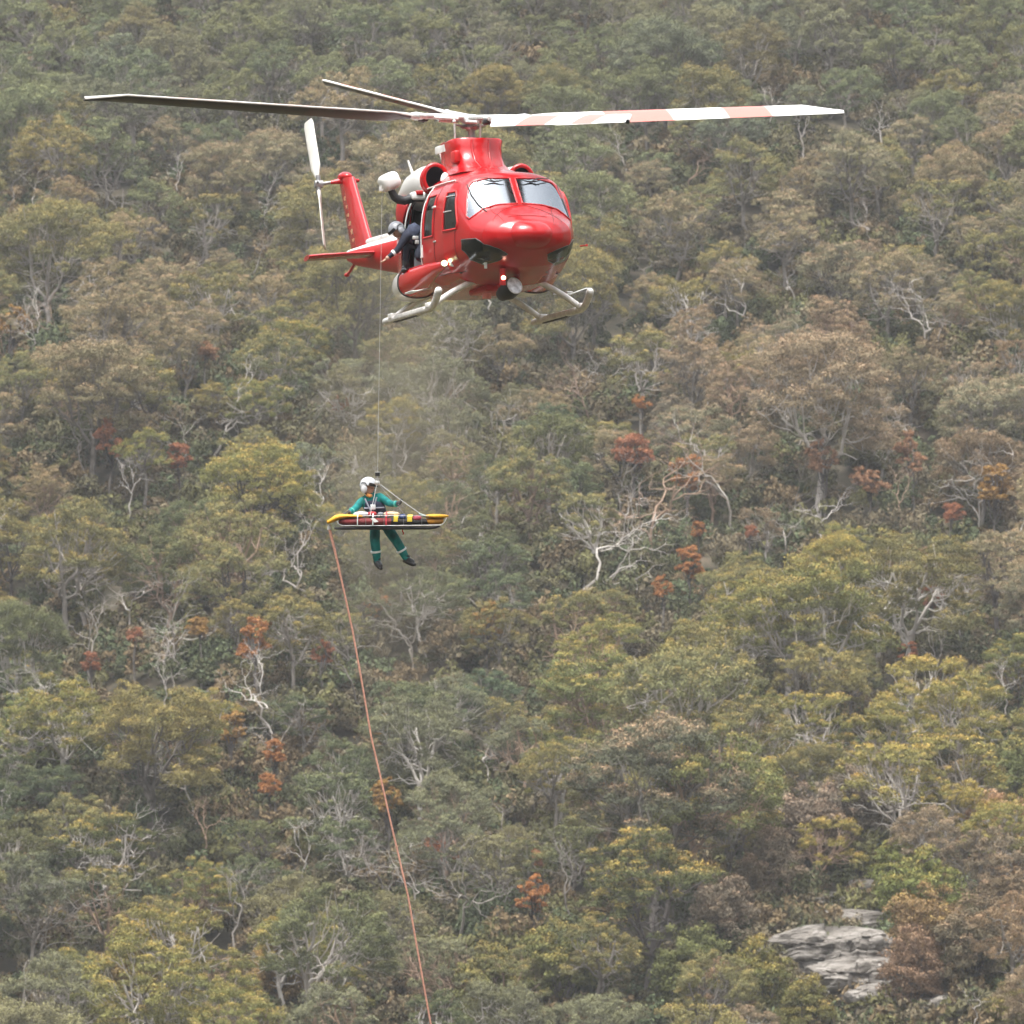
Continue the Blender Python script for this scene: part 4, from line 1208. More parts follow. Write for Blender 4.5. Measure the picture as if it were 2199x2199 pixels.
# step and tow eye behind the skid
for sgn in (-1, 1):
    stp = MB(); stp.box((.9, sgn * 1.36, .40), (.5, .10, .03), bev=.01); stp.tube([(.9, sgn * 1.0, .48), (.9, sgn * 1.36, .40)], .015, 6); stp.build('step', lgrey, helo)

# side sponsons: red with white rounded rear part and a dark strap
spm = bpy.data.materials.new('sponson_paint'); spm.use_nodes = True
N = spm.node_tree; b = N.nodes['Principled BSDF']; b.inputs['Roughness'].default_value = .25; b.inputs['Coat Weight'].default_value = .7
tc = N.nodes.new('ShaderNodeTexCoord'); sp = N.nodes.new('ShaderNodeSeparateXYZ'); N.links.new(tc.outputs['Object'], sp.inputs[0])
gt = N.nodes.new('ShaderNodeMath'); gt.operation = 'LESS_THAN'; gt.inputs[1].default_value = .12; N.links.new(sp.outputs['X'], gt.inputs[0])
mx = N.nodes.new('ShaderNodeMix'); mx.data_type = 'RGBA'; mx.inputs[6].default_value = (.52, .005, .008, 1); mx.inputs[7].default_value = (.80, .79, .77, 1)
N.links.new(gt.outputs[0], mx.inputs[0]); N.links.new(mx.outputs[2], b.inputs['Base Color'])
SPS = ((2.0, 1.00, .03, .80, .03), (1.85, 1.02, .07, .79, .06), (1.5, 1.05, .11, .77, .10), (1.1, 1.06, .16, .73, .15), (.7, 1.06, .22, .69, .20), (.15, 1.04, .33, .63, .25),
       (-.15, 1.03, .35, .61, .26), (-.5, .98, .34, .60, .26), (-.9, .92, .29, .62, .23), (-1.15, .88, .18, .66, .15), (-1.22, .86, .05, .68, .05))
for sgn in (-1, 1):
    so_ = MB(); lift_ = .0 if sgn < 0 else .10
    so_.loft([[(x, sgn * (cy + ry * math.copysign(abs(math.cos(q)) ** .8, math.cos(q))), lift_ + cz + rz_ * math.copysign(abs(math.sin(q)) ** .8, math.sin(q))) for q in np.linspace(0, 2 * PI, 36, endpoint=False)] for x, cy, ry, cz, rz_ in SPS])
    sp_o = so_.build('sponson', spm, helo)
    x, cy, ry, cz, rz_ = SPS[5]
    bd = MB(); bd.tube([(.10, sgn * (cy + (ry + .008) * math.copysign(abs(math.cos(q)) ** .8, math.cos(q))), lift_ + cz + (rz_ + .008) * math.copysign(abs(math.sin(q)) ** .8, math.sin(q))) for q in np.linspace(0, 2 * PI, 37)], .016, 6, cap=False)
    bd.build('strap', blk, sp_o)
# belly: searchlight, beacon, landing lights, antennas
bly = MB(); bly.box((1.5, -.12, .40), (1.1, .50, .12), bev=.04); bly.build('belly_pod', redd, helo)
lampm = mat('lit_lamp', (.9, .95, .8), .3, emit=(.85, 1.0, .55), estr=9.0)
lampr = mat('lit_beacon', (.9, .3, .2), .3, emit=(1.0, .45, .32), estr=6.0)
for (u_, v_, r_) in ((955, 565, .042), (966.5, 559.5, .038)):
    p = hpx(u_, v_, x=2.06)
    hs = MB(); hs.tube([p + Vector((-.16, 0, 0)), p + Vector((-.02, 0, 0))], [r_ * .8, r_ * 1.25], 16); ho_ = hs.build('landing_light', mgrey, helo)
    ls = MB(); ls.ell(p, (.02, r_, r_), 14, 8); ls.build('lens', lampm, ho_)
p = hpx(972, 567, x=2.16); hs = MB(); hs.tube([p + Vector((-.12, 0, 0)), p], [.03, .042], 14); ho_ = hs.build('landing_light', lgrey, helo)
p = hpx(1079.5, 597, x=2.95)
bc = MB(); bc.tube([p + Vector((0, 0, .16)), p + Vector((0, 0, -.12))], [.05, .055], 12); bo = bc.build('position_light', redd, helo)
bl = MB(); bl.ell(p + Vector((.05, 0, 0)), (.03, .038, .034), 12, 8); bl.build('lens', lampr, bo)
p = hpx(1045.5, 631, x=1.5)
bc = MB(); bc.tube([(p.x, p.y, p.z + .13), (p.x, p.y, p.z + .075)], .10, 16); bo = bc.build('anti_collision_light', blk, helo)
bl = MB(); bl.tube([(p.x, p.y, p.z + .08), (p.x, p.y, p.z), (p.x, p.y, p.z - .09)], [.085, .082, .075], 16); bl.build('lens', mat('beacon_glass', (.80, .30, .27), .25, coat=.6), bo)
c = hpx(1104.5, 614, x=2.75); ax_ = Vector((.88, .26, .28)).normalized()
slb = MB(); slb.tube([c - ax_ * .46, c - ax_ * .42, c - ax_ * .20, c - ax_ * .03, c + ax_ * .01], [.06, .11, .165, .155, .148], 24); slo = slb.build('searchlight', blk, helo)
slf = MB(); slf.tube([c + ax_ * .005, c + ax_ * .018], [.135, .132], 28); slf.build('lens', mat('lamp_glass', (.75, .77, .80), .3, metal=.2, noise=.5, nscale=12), slo)
rimm = MB(); rimm.tube([c + ax_ * .012 + (ax_.orthogonal().normalized() * math.cos(q) + ax_.cross(ax_.orthogonal().normalized()) * math.sin(q)) * .14 for q in np.linspace(0, 2 * PI, 33)], .010, 6, cap=False); rimm.build('rim', lgrey, slo)
mt = MB(); mt.tube([c - ax_ * .2 + Vector((0, .12, .05)), c + Vector((-.25, .12, .30))], .035, 8); mt.tube([c - ax_ * .2 + Vector((0, -.15, .05)), c + Vector((-.25, -.05, .30))], .035, 8); mt.box(c + Vector((-.25, .04, .32)), (.22, .30, .12), bev=.02); mt.build('lamp_bracket', red, slo)
for (u_, v_, x_, s_) in ((1113, 590, 2.6, .22), (1123, 575, 2.7, .14)):
    p = hpx(u_, v_, x=x_); an = MB(); an.box(p, (.05, .05, s_), bev=.015); an.build('antenna', red, helo)
for (u0, v0, u1, v1, x_, y_, m_) in ((885, 370, 876, 344, -1.6, None, wht), (953, 352, 945.5, 329, -.9, None, wht)):
    p0 = hpx(u0, v0, x=x_); p1 = hpx(u1, v1, x=x_)
    an = MB(); an.tube([p0 - (p1 - p0) * .8, p0, p1], [.035, .03, .018], 8); an.build('antenna', m_, helo)
an = MB(); p0 = Vector((1.2, 1.35, .36)); an.tube([p0 - Vector((0, .3, 0)), p0, p0 + Vector((0, .28, .10)), p0 + Vector((0, .36, .10))], .012, 6); an.build('antenna', lgrey, helo)
an = MB(); an.tube([(3.05, 1.0, 1.02), (3.2, 1.06, 1.02)], .012, 6); an.tube([(3.2, 1.06, 1.02), (3.24, 1.06, 1.02)], .022, 6); an.build('pitot_tube', redd, helo)
ms = MB(); p = hpx(1043, 570, x=2.99); ms.box(p, (.02, .045, .10)); ms.box(p + Vector((0, -.03, .03)), (.018, .03, .02)); ms.build('chin_marker', lgrey, helo)

# hoist: arm out of the roof edge, white housing
hz0 = hpx(890, 424, x=.30); hz1 = hpx(868, 431, x=.30); hz2 = hpx(848, 424, x=.30); hz3 = hpx(838, 405, x=.30)
arm = MB(); arm.tube([hz0 + Vector((0, .15, .0)), hz0, hz0.lerp(hz1, .5), hz1, hz1.lerp(hz2, .6) + Vector((0, 0, -.015)), hz2, hz3], [.075, .075, .075, .075, .078, .072, .06], 14); hoist = arm.build('hoist_arm', blk, helo)
hc = hpx(836, 390, x=.30)
def hfn(q, d):
    e_ = .62
    return Vector((math.copysign(abs(d.x) ** e_, d.x) * .20, math.copysign(abs(d.y) ** e_, d.y) * .175, math.copysign(abs(d.z) ** e_, d.z) * .15))
rt = Matrix.Rotation(R(24), 3, 'X')
hd = MB(); hd.ell(hc, (.2, .17, .15), 28, 18, rot=rt, fn=hfn); hd.tube([hpx(822, 402, x=.30), hpx(821, 411, x=.30)], [.07, .055], 14); hd.build('hoist_housing', wht, helo)
hb = MB(); hb.box(hz0 + Vector((0, .05, .02)), (.22, .25, .14), bev=.04); hb.build('hoist_mount', wht, helo)
rb = MB(); rb.box(hpx(900, 414, x=.38), (.12, .12, .08), bev=.02); rb.build('hoist_light', red, helo)
rs = MB(); rs.ell((-.72, -1.05, 1.90), (.34, .09, .28), 18, 10); rs.build('rear_fairing', redd, helo)

# main rotor
hub = Vector((.02, 0, 3.43))
hub = hpx(1010, 257, y=0)
AZ = R(24)
tips = [(-math.cos(AZ), -math.sin(AZ), .042), (math.sin(AZ), -math.cos(AZ), -.034), (math.cos(AZ), math.sin(AZ), .050), (-math.sin(AZ), math.cos(AZ), .146)]
dirs = [hdir(*t) for t in tips]
axr = (dirs[1] - dirs[3]).cross(dirs[2] - dirs[0]); axr = axr.normalized()
if axr.z < 0: axr = -axr
mst = MB(); mb_ = Vector((.03, 0, 2.98)); mst.tube([mb_, mb_.lerp(hub, .55), mb_.lerp(hub, .6), mb_.lerp(hub, .82), hub - axr * .03], [.062, .062, .085, .09, .11], 18); mst.build('rotor_mast', mgrey, helo)
hb_ = MB(); hb_.tube([hub - axr * .07, hub - axr * .03, hub + axr * .04, hub + axr * .09], [.12, .20, .19, .09], 20)
for d_ in dirs:
    s_ = axr.cross(d_).normalized()
    for o_ in (-.045, .045):
        hb_.tube([hub + d_ * .10 + s_ * o_ * 1.6 + axr * .03, hub + d_ * .55 + s_ * o_ + axr * .03, hub + d_ * .98 + s_ * o_ * 1.4 + axr * .01], [.045, .040, .045], 8)
    hb_.tube([hub + d_ * .30 + s_ * .16, hub + d_ * .62 + s_ * .12, hub + d_ * .80], [.03, .035, .03], 8)
    hb_.tube([hub + d_ * .18 - s_ * .14 - axr * .04, hub + d_ * .55 - s_ * .10 - axr * .05], [.035, .03], 8)
hub_o = hb_.build('rotor_hub', lgrey, helo)
blade_m = bpy.data.materials.new('blade_paint'); blade_m.use_nodes = True      # banded upper side, black underside: a node mask on the blade's own axes
N = blade_m.node_tree; b = N.nodes['Principled BSDF']; b.inputs['Roughness'].default_value = .4
tc = N.nodes.new('ShaderNodeAttribute'); tc.attribute_name = 'leafdata'
N.links.new(tc.outputs['Color'], b.inputs['Base Color'])
def blade(d_):
    lead = axr.cross(d_).normalized()          # counter-clockwise seen from above
    nrm = d_.cross(lead).normalized()
    if nrm.dot(axr) < 0: nrm = -nrm
    rs_ = list(np.linspace(.98, 1.5, 8)) + list(np.linspace(1.58, 6.2, 60)) + list(np.linspace(6.28, 6.97, 12))
    V = []; A = []; n = 28
    for r_ in rs_:
        k = min(1, max(0, (r_ - .98) / .55)); k = k * k * (3 - 2 * k)
        ch = .10 + .33 * k
        sweep = 0; chord_cut = 0
        if r_ > 6.35: chord_cut = (r_ - 6.35) / .70
        pt = R(27 - 9.0 * (r_ / 7.0))
        cd = lead * math.cos(pt) + nrm * math.sin(pt); nd = nrm * math.cos(pt) - lead * math.sin(pt)
        for j in range(n):
            q = 2 * PI * j / n
            s_ = .5 - .5 * math.cos(q)                 # 0 leading edge .. 1 trailing edge
            th_ = (.040 if r_ > 1.3 else .05) * (math.sqrt(s_) * (1 - s_) * 2.4 + .04)
            up_ = 1 if math.sin(q) >= 0 else -1
            off_ = .28 - s_ + (chord_cut * .80 * (s_ - 1) * -1 * -1)
            x_ = (.28 - s_) * ch
            if chord_cut > 0: x_ = (.28 - 1) * ch + (1 - s_) * ch * (1 - .92 * chord_cut)
            V.append(hub + d_ * r_ + cd * x_ + nd * th_ * up_)
            if up_ > 0 and s_ > .02:
                if 2.45 < r_ < 3.75 or 4.75 < r_ < 5.65: col = (.58, .18, .15)
                elif r_ > 5.65: col = (.66, .66, .64)
                else: col = (.84, .83, .81)
            else:
                col = (.022, .021, .020) if s_ > .03 else (.55, .53, .50)
                if up_ < 0 and r_ < 3.0 and s_ > .05: col = (.05, .026, .025)
            A.append((*col, 1))
    F = []
    for i in range(len(rs_) - 1):
        for j in range(n):
            k_ = (j + 1) % n
            F.append((i * n + j, i * n + k_, (i + 1) * n + k_, (i + 1) * n + j))
    me = fast_mesh('rotor_blade', np.array([tuple(v) for v in V]), np.array(F), np.array(A), mats=[blade_m], smooth=True)
    o = bpy.data.objects.new('rotor_blade', me); C.objects.link(o); o.parent = helo
    gr = MB(); gr.tube([hub + d_ * .80, hub + d_ * 1.02, hub + d_ * 1.12], [.055, .075, .05], 10); gr.build('blade_grip', lgrey, o)
    dm = MB(); dm.box(hub + d_ * .86 - lead * .05 - axr * .04, (.16, .16, .10), bev=.03); dm.tube([hub + d_ * .86 - axr * .06, hub + d_ * 1.05 - axr * .02], [.05, .02], 8); dm.build('damper', blk, o)
    return o
for d_ in dirs: blade(d_)
for (u0, u1) in ((975.5, 977.5), (1031.5, 1031)):
    pl_ = MB(); pl_.tube([hpx(u1, 303, x=.15), hpx(u0, 262, x=.15)], [.017, .017], 8); pl_.ell(hpx(u0, 261, x=.15), (.035, .035, .035), 8, 6); pl_.build('pitch_link', lgrey, helo)
swp = MB(); swp.tube([hub - axr * .16, hub - axr * .12], [.15, .17], 20)
for d_ in dirs: swp.tube([hub - axr * .13, hub - axr * .10 + d_ * .30], [.025, .02], 6)
swp.build('rotating_collar', mgrey, helo)
# ------------------------------------------------------------------ people, stretcher, ropes
def lerpm(a, b, t): return tuple(x + (y - x) * t for x, y in zip(a, b))
skinm = mat('skin', (.50, .30, .22), .55)
navy = mat('navy_cloth', (.011, .015, .032), .85, noise=.3, nscale=12, bump=.3)
navy2 = mat('navy_vest', (.035, .045, .085), .8, noise=.35, nscale=14, bump=.3)
teal = mat('green_cloth', (.0, .21, .20), .8, noise=.30, nscale=9, bump=.4)
hgrey = mat('helmet_grey', (.27, .285, .31), .35, coat=.2, noise=.15, nscale=9)
hwht = mat('helmet_white', (.52, .54, .57), .3, coat=.4, noise=.18, nscale=10)
reflm = mat('reflective_tape', (.68, .74, .74), .35)
boots = mat('boot_leather', (.02, .02, .022), .35)
glovm = mat('glove', (.05, .05, .055), .7)
orng = mat('orange_plastic', (.85, .36, .08), .45)

def skin_body(name, joints, bones, parent, mats, region_fn, inv=None):
    """one continuous body surface grown over a skeleton: joints {name: (pos, rx)}; first joint is the root"""
    me = bpy.data.meshes.new(name + '_src')
    keys = list(joints); idx = {k: i for i, k in enumerate(keys)}
    me.from_pydata([tuple(joints[k][0]) for k in keys], [(idx[a], idx[b]) for a, b in bones], [])
    o = bpy.data.objects.new(name + '_src', me); C.objects.link(o)
    md = o.modifiers.new('skin', 'SKIN'); md.use_smooth_shade = True
    if not me.skin_vertices: 
        me.attributes.new
    bm = bmesh.new(); bm.from_mesh(me); lay = bm.verts.layers.skin.verify()
    for v in bm.verts:
        r = joints[keys[v.index]][1]; v[lay].radius = (r, r) if not hasattr(r, '__len__') else r
        v[lay].use_root = v.index == 0
    bm.to_mesh(me); bm.free()
    sb = o.modifiers.new('sub', 'SUBSURF'); sb.levels = 2; sb.render_levels = 2
    dg = bpy.context.evaluated_depsgraph_get(); dg.update()
    nm = bpy.data.meshes.new_from_object(o.evaluated_get(dg))
    nm.name = name
    for m in mats: nm.materials.append(m)
    for p_ in nm.polygons:
        p_.use_smooth = True; p_.material_index = region_fn(Vector(p_.center))
    bpy.data.objects.remove(o)
    r = bpy.data.objects.new('body', nm); C.objects.link(r)
    if parent is not None: r.parent = parent
    return r
def add_to(o, mb, mi_mat):
    """joins more shapes (fingers, nose, ears) into the body's own mesh"""
    bm = bmesh.new(); bm.from_mesh(o.data)
    base = [bm.verts.new(v) for v in mb.v]
    for f, m, s_ in zip(mb.f, mb.m, mb.sm):
        try:
            nf = bm.faces.new([base[i] for i in f]); nf.material_index = m; nf.smooth = True
        except ValueError: pass
    bm.to_mesh(o.data); bm.free()
def fingers(mb, palm, fwd, side, nrm, s, curl, mi):
    """four unequal curled fingers and a thumb from the palm centre"""
    fwd = fwd.normalized(); side = (side - fwd * side.dot(fwd)).normalized(); nrm = fwd.cross(side)
    for k, ln in enumerate((.070, .080, .075, .058)):
        p = palm + fwd * .035 * s + side * (k - 1.5) * .021 * s
        pts = [p - fwd * .02 * s]; d = fwd.copy()
        for seg in range(3):
            pts.append(pts[-1] + d * ln * s * (.45, .33, .30)[seg] * (1.25 if seg == 0 else 1)); d = (d * math.cos(curl) + nrm * math.sin(curl)).normalized()
        mb.tube(pts, [.0105 * s, .010 * s, .009 * s, .007 * s], 7, mi=mi)
    p = palm - side * .038 * s - fwd * .02 * s
    d = (fwd * .55 - side * .75 + nrm * .35).normalized()
    mb.tube([p, p + d * .035 * s, p + (d * .9 + fwd * .5).normalized() * .062 * s], [.013 * s, .011 * s, .008 * s], 7, mi=mi)
def head_shape(mb, c, fwd, up, s, mi):
    side = up.cross(fwd).normalized(); M = Matrix((fwd, side, up)).transposed()
    def fn(q, d):
        q = q.copy()
        if d.x > 0: q.x *= 1 - .12 * abs(d.z) ; q.y *= 1 - .10 * max(0, -d.z)
        return q
    mb.ell(c, (.100 * s, .078 * s, .122 * s), 22, 16, rot=M, mi=mi, fn=fn)
    P = lambda x, y, z: c + M @ Vector((x * s, y * s, z * s))
    mb.loft([[P(.088, .010, .022), P(.094, 0, .026), P(.088, -.010, .022)], [P(.090, .016, -.018), P(.116, 0, -.014), P(.090, -.016, -.018)], [P(.088, .010, -.030), P(.094, 0, -.032), P(.088, -.010, -.030)]], True, mi)
    mb.ell(P(.086, 0, -.055), (.014 * s, .026 * s, .008 * s), 10, 6, rot=M, mi=mi)
    mb.ell(P(.078, 0, -.100), (.026 * s, .030 * s, .022 * s), 10, 6, rot=M, mi=mi)
    for e in (-1, 1):
        mb.ell(P(0, e * .080, -.005), (.020 * s, .010 * s, .032 * s), 10, 6, rot=M, mi=mi)
    return M
def eyes(c, M, s, parent):
    for e in (-1, 1):
        m = MB(); m.ell(c + M @ Vector((.088 * s, e * .031 * s, .018 * s)), (.009 * s, .013 * s, .008 * s), 10, 6, rot=M); m.build('eye', blk, parent)
def helmet(c, M, s, hm, parent, cups=True, visor=None):
    P = lambda x, y, z: c + M @ Vector((x * s, y * s, z * s))
    mb = MB(); rings = []
    for i in range(15):
        a = R(-38) + (PI / 2 + R(38)) * i / 14
        ring = []
        for j in range(32):
            t = 2 * PI * j / 32
            x = .150 * math.cos(t) * math.cos(a) - .012; y = .130 * math.sin(t) * math.cos(a); z = .145 * math.sin(a) + .03
            if x > .02 and a < R(2): z = max(z, .046); x = min(x, .135)      # raised brow edge over the face
            ring.append(P(x, y, z))
        rings.append(ring)
    mb.loft(rings, cap=False)
    h = mb.build('helmet', hm, parent)
    if cups:
        for e in (-1, 1):
            m = MB(); m.ell(P(-.005, e * .112, -.030), (.060 * s, .030 * s, .070 * s), 16, 10, rot=M); m.build('ear_cup', hm, h)
        m = MB(); m.tube([P(.045, .118, .03), P(.0, .134, .075), P(-.07, .118, .06), P(-.10, .09, -.02)], .008 * s, 6); m.build('helmet_strap', blk, h)
        m = MB(); m.tube([P(.045, -.118, .03), P(.0, -.134, .075), P(-.07, -.118, .06), P(-.10, -.09, -.02)], .008 * s, 6); m.build('helmet_strap', blk, h)
    m = MB(); m.tube([P(.0, -.10, -.07), P(.05, -.06, -.115), P(.06, 0, -.125), P(.05, .06, -.115), P(.0, .10, -.07)], .008 * s, 6); m.build('chin_strap', blk, h)
    vm = MB(); pts = []
    vr = []
    for k in range(9):
        t = R(-62) + R(124) * k / 8
        vr.append([P(.158 * math.cos(t) - .008, .136 * math.sin(t), z_) for z_ in (.050, .075, .100)])
    vm.loft(vr, cap=False, closed=False)
    vm.build('visor', visor or blk, h)
    return h

# ---- crew member leaning out of the cabin door
k6 = 6.036
def z2(X, Y, x): return hpx(800 + X / k6, 340 + Y / k6, x=x)
crew = empty('person', HM.copy())
tag(crew, 'crew member in navy and grey helmet leaning out of the helicopter door, arm reaching down', 'person', 'people on the rescue')
J = {'pel': (z2(625, 1075, .36), .155), 'wai': (z2(560, 1010, .34), .145), 'che': (z2(490, 965, .30), .165), 'nek': (z2(410, 950, .27), .075), 'hed': (z2(350, 938, .25), .080), 'hd2': (z2(318, 930, .24), .082),
     'shr': (z2(440, 1010, .42), .085), 'elr': (z2(330, 1185, .40), .056), 'wrr': (z2(225, 1265, .40), .040), 'har': (z2(175, 1308, .40), .036),
     'shl': (z2(470, 960, .12), .085), 'ell': (z2(560, 1110, .02), .055), 'wrl': (z2(640, 1150, .10), .040), 'hal': (z2(680, 1150, .14), .034),
     'hir': (z2(590, 1110, .30), .115), 'knr': (z2(445, 1130, .24), .080), 'anr': (z2(430, 1400, .20), .050), 'tor': (z2(395, 1440, .26), .040),
     'hil': (z2(650, 1130, .42), .115), 'knl': (z2(590, 1290, .55), .080), 'anl': (z2(700, 1330, .30), .048)}
for kk, dz in (('wrr', 0),): pass
B = [('pel', 'wai'), ('wai', 'che'), ('che', 'nek'), ('nek', 'hed'), ('hed', 'hd2'), ('che', 'shr'), ('shr', 'elr'), ('elr', 'wrr'), ('wrr', 'har'), ('che', 'shl'), ('shl', 'ell'), ('ell', 'wrl'), ('wrl', 'hal'),
     ('pel', 'hir'), ('hir', 'knr'), ('knr', 'anr'), ('anr', 'tor'), ('pel', 'hil'), ('hil', 'knl'), ('knl', 'anl')]
def near(p, a, b):
    a, b = Vector(a), Vector(b); t = max(0, min(1, (p - a).dot(b - a) / max(1e-9, (b - a).length_squared))); return (p - (a + (b - a) * t)).length, t
def reg_by(J, B, table, default):
    def f(p):
        best = min(B, key=lambda e: near(p, J[e[0]][0], J[e[1]][0])[0] / (max(J[e[0]][1], .03)))
        return table.get(best, default)
    return f
cb = skin_body('crew_body', J, B, crew, [navy, skinm, boots], reg_by(J, B, {('nek', 'hed'): 1, ('hed', 'hd2'): 1, ('wrr', 'har'): 1, ('wrl', 'hal'): 1, ('anr', 'tor'): 2}, 0))
mb = MB()
hp_, wp_ = J['har'][0], J['wrr'][0]
fingers(mb, hp_, hp_ - wp_, Vector((1, 0, .2)), None, 1.05, R(22), 1)
fingers(mb, J['hal'][0], J['hal'][0] - J['wrl'][0], Vector((1, 0, .2)), None, 1.0, R(30), 1)
hc_ = z2(322, 945, .24); fw = (HI.to_3x3() @ cw(-.55, -.45, -.65)).normalized(); upv = (HI.to_3x3() @ cw(-.62, -.1, .62)); upv = (upv - fw * upv.dot(fw)).normalized()
Mh = head_shape(mb, hc_, fw, upv, 1.0, 1)
add_to(cb, mb, None)
eyes(hc_, Mh, 1.0, cb)
helmet(hc_, Mh, 1.0, hgrey, crew)
vs = MB(); a_, b_ = J['wai'][0], J['che'][0]
vs.tube([a_.lerp(b_, -.3), a_, a_.lerp(b_, .5), b_, b_.lerp(J['nek'][0], .55)], [.155, .178, .188, .19, .12], 18); vs.build('vest', navy2, crew)
pk = MB(); pc = z2(555, 1030, .5); pk.box(pc, (.05, .10, .06), bev=.01); pk.box(z2(575, 1085, .5), (.04, .07, .07), bev=.01); pk.build('vest_patch', lgrey, crew)
cf = MB(); w1, w2 = J['elr'][0], J['wrr'][0]; cf.tube([w1.lerp(w2, .42), w1.lerp(w2, .68)], [.060, .054], 14); cf.build('reflective_band', reflm, crew)
bt = MB(); a_, t_ = J['anr'][0], J['tor'][0]; bt.tube([a_ + Vector((0, 0, .10)), a_, a_ + Vector((0, -.02, -.05))], [.058, .060, .055], 14); bt.ell(a_.lerp(t_, .7) + Vector((.03, 0, -.035)), (.13, .055, .045), 16, 8); bt.build('boot', boots, crew)

# ---- the stretcher, its load and the rescuer
SD = 149.45
def s5(X, Y, dd=0.0): return pix(690 + X / 6.662, 1000 + Y / 6.662, SD) + CF * dd
ORG = s5(950, 915)
strt = empty('rescue_stretcher', Matrix.Translation(ORG))
tag(strt, 'long rescue stretcher with yellow ends and white rails hanging level below the helicopter', 'stretcher')
def L(X, Y, dd=0.0): return s5(X, Y, dd) - ORG
yel = mat('yellow_cover', (.78, .40, .02), .55, noise=.2, nscale=8, bump=.3)
dred = mat('dark_red_fabric', (.17, .016, .018), .75, noise=.4, nscale=10, bump=.4)
bfab = mat('black_fabric', (.022, .02, .022), .8, noise=.3, nscale=10, bump=.3)
railm = mat('stretcher_rail', (.50, .50, .49), .3, metal=.4)
def xloft(name, secs, m, parent, n=20, e=.75):
    """sections (X, Ytop, Ybottom, half depth)"""
    mb = MB(); rings = []
    for X, yt, yb, hw in secs:
        c = L(X, (yt + yb) / 2); hh = (yb - yt) / 2 / 6.662 * SPAN / 2199
        rings.append([c + CF * hw * math.copysign(abs(math.cos(q)) ** e, math.cos(q)) + CU * hh * math.copysign(abs(math.sin(q)) ** e, math.sin(q)) for q in np.linspace(0, 2 * PI, n, endpoint=False)])
    mb.loft(rings); return mb.build(name, m, parent)
xloft('base', [(185, 884, 912, .12), (320, 868, 918, .19), (1550, 866, 914, .20), (1640, 862, 900, .17), (1700, 856, 872, .12)], bfab, strt, e=.5)
xloft('casualty_bag', [(250, 775, 835, .08), (330, 752, 858, .20), (600, 742, 862, .235), (860, 742, 862, .24), (1000, 745, 860, .24)], dred, strt)
xloft('foot_bag', [(985, 745, 861, .235), (1250, 750, 860, .22), (1480, 755, 856, .20), (1540, 770, 850, .15)], bfab, strt)
ye = xloft('head_cover', [(80, 790, 828, .04), (110, 770, 828, .10), (190, 712, 800, .17), (260, 690, 772, .20), (360, 694, 752, .21), (480, 702, 744, .21), (600, 712, 740, .18)], yel, strt)
xloft('foot_cover', [(1490, 705, 742, .18), (1560, 692, 752, .22), (1680, 692, 755, .22), (1770, 698, 748, .16), (1822, 712, 730, .05)], yel, strt)
xloft('foot_panel', [(1500, 755, 842, .15), (1560, 750, 846, .19), (1680, 752, 842, .17), (1745, 756, 815, .10)], mat('ochre_cover', (.50, .23, .02), .6, noise=.3, nscale=9), strt)
for s_ in (-1, 1):
    rl = MB(); rl.tube([L(225, 790, s_ * .25), L(240, 825, s_ * .25), L(300, 858, s_ * .25), L(900, 858, s_ * .255), L(1720, 850, s_ * .25), L(1765, 805, s_ * .24), L(1795, 745, s_ * .23)], .0065, 8); rl.build('rail', railm, strt)
    rl = MB(); rl.tube([L(590, 722, s_ * .27), L(620, 717, s_ * .27), L(1500, 716, s_ * .27), L(1540, 722, s_ * .25)], .0055, 8); rl.build('rail', railm, strt)
    for X in (640, 900, 1180, 1440):
        up_ = MB(); up_.tube([L(X, 717, s_ * .27), L(X, 858, s_ * .255)], .0035, 6); up_.build('upright', mat('upright_grey', (.22, .22, .22), .5), strt)
for (X0, X1, yt, yb, hw, m_, nm) in ((455, 690, 655, 735, .17, mat('pale_blanket', (.62, .64, .68), .85, noise=.15), 'blanket'), (660, 800, 652, 735, .18, mat('red_pack', (.42, .03, .035), .8, noise=.3), 'red_pack'),
      (800, 900, 662, 735, .15, mat('grey_pack', (.16, .18, .20), .8, noise=.3), 'grey_pack'), (880, 1130, 655, 735, .14, mat('cream_pad', (.70, .52, .36), .8, noise=.3), 'cream_pad'),
      (1110, 1215, 690, 775, .20, mat('blue_pouch', (.04, .07, .20), .7, noise=.3), 'blue_pouch'), (1300, 1440, 706, 800, .20, mat('pink_pouch', (.50, .08, .12), .7, noise=.3), 'pink_pouch')):
    xloft(nm, [(X0, (yt + yb) / 2 - 3, (yt + yb) / 2 + 3, .04), (X0 + (X1 - X0) * .15, yt + 8, yb, hw), ((X0 + X1) / 2, yt, yb, hw), (X0 + (X1 - X0) * .85, yt + 8, yb, hw), (X1, (yt + yb) / 2 - 3, (yt + yb) / 2 + 3, .04)], m_, strt, n=16)
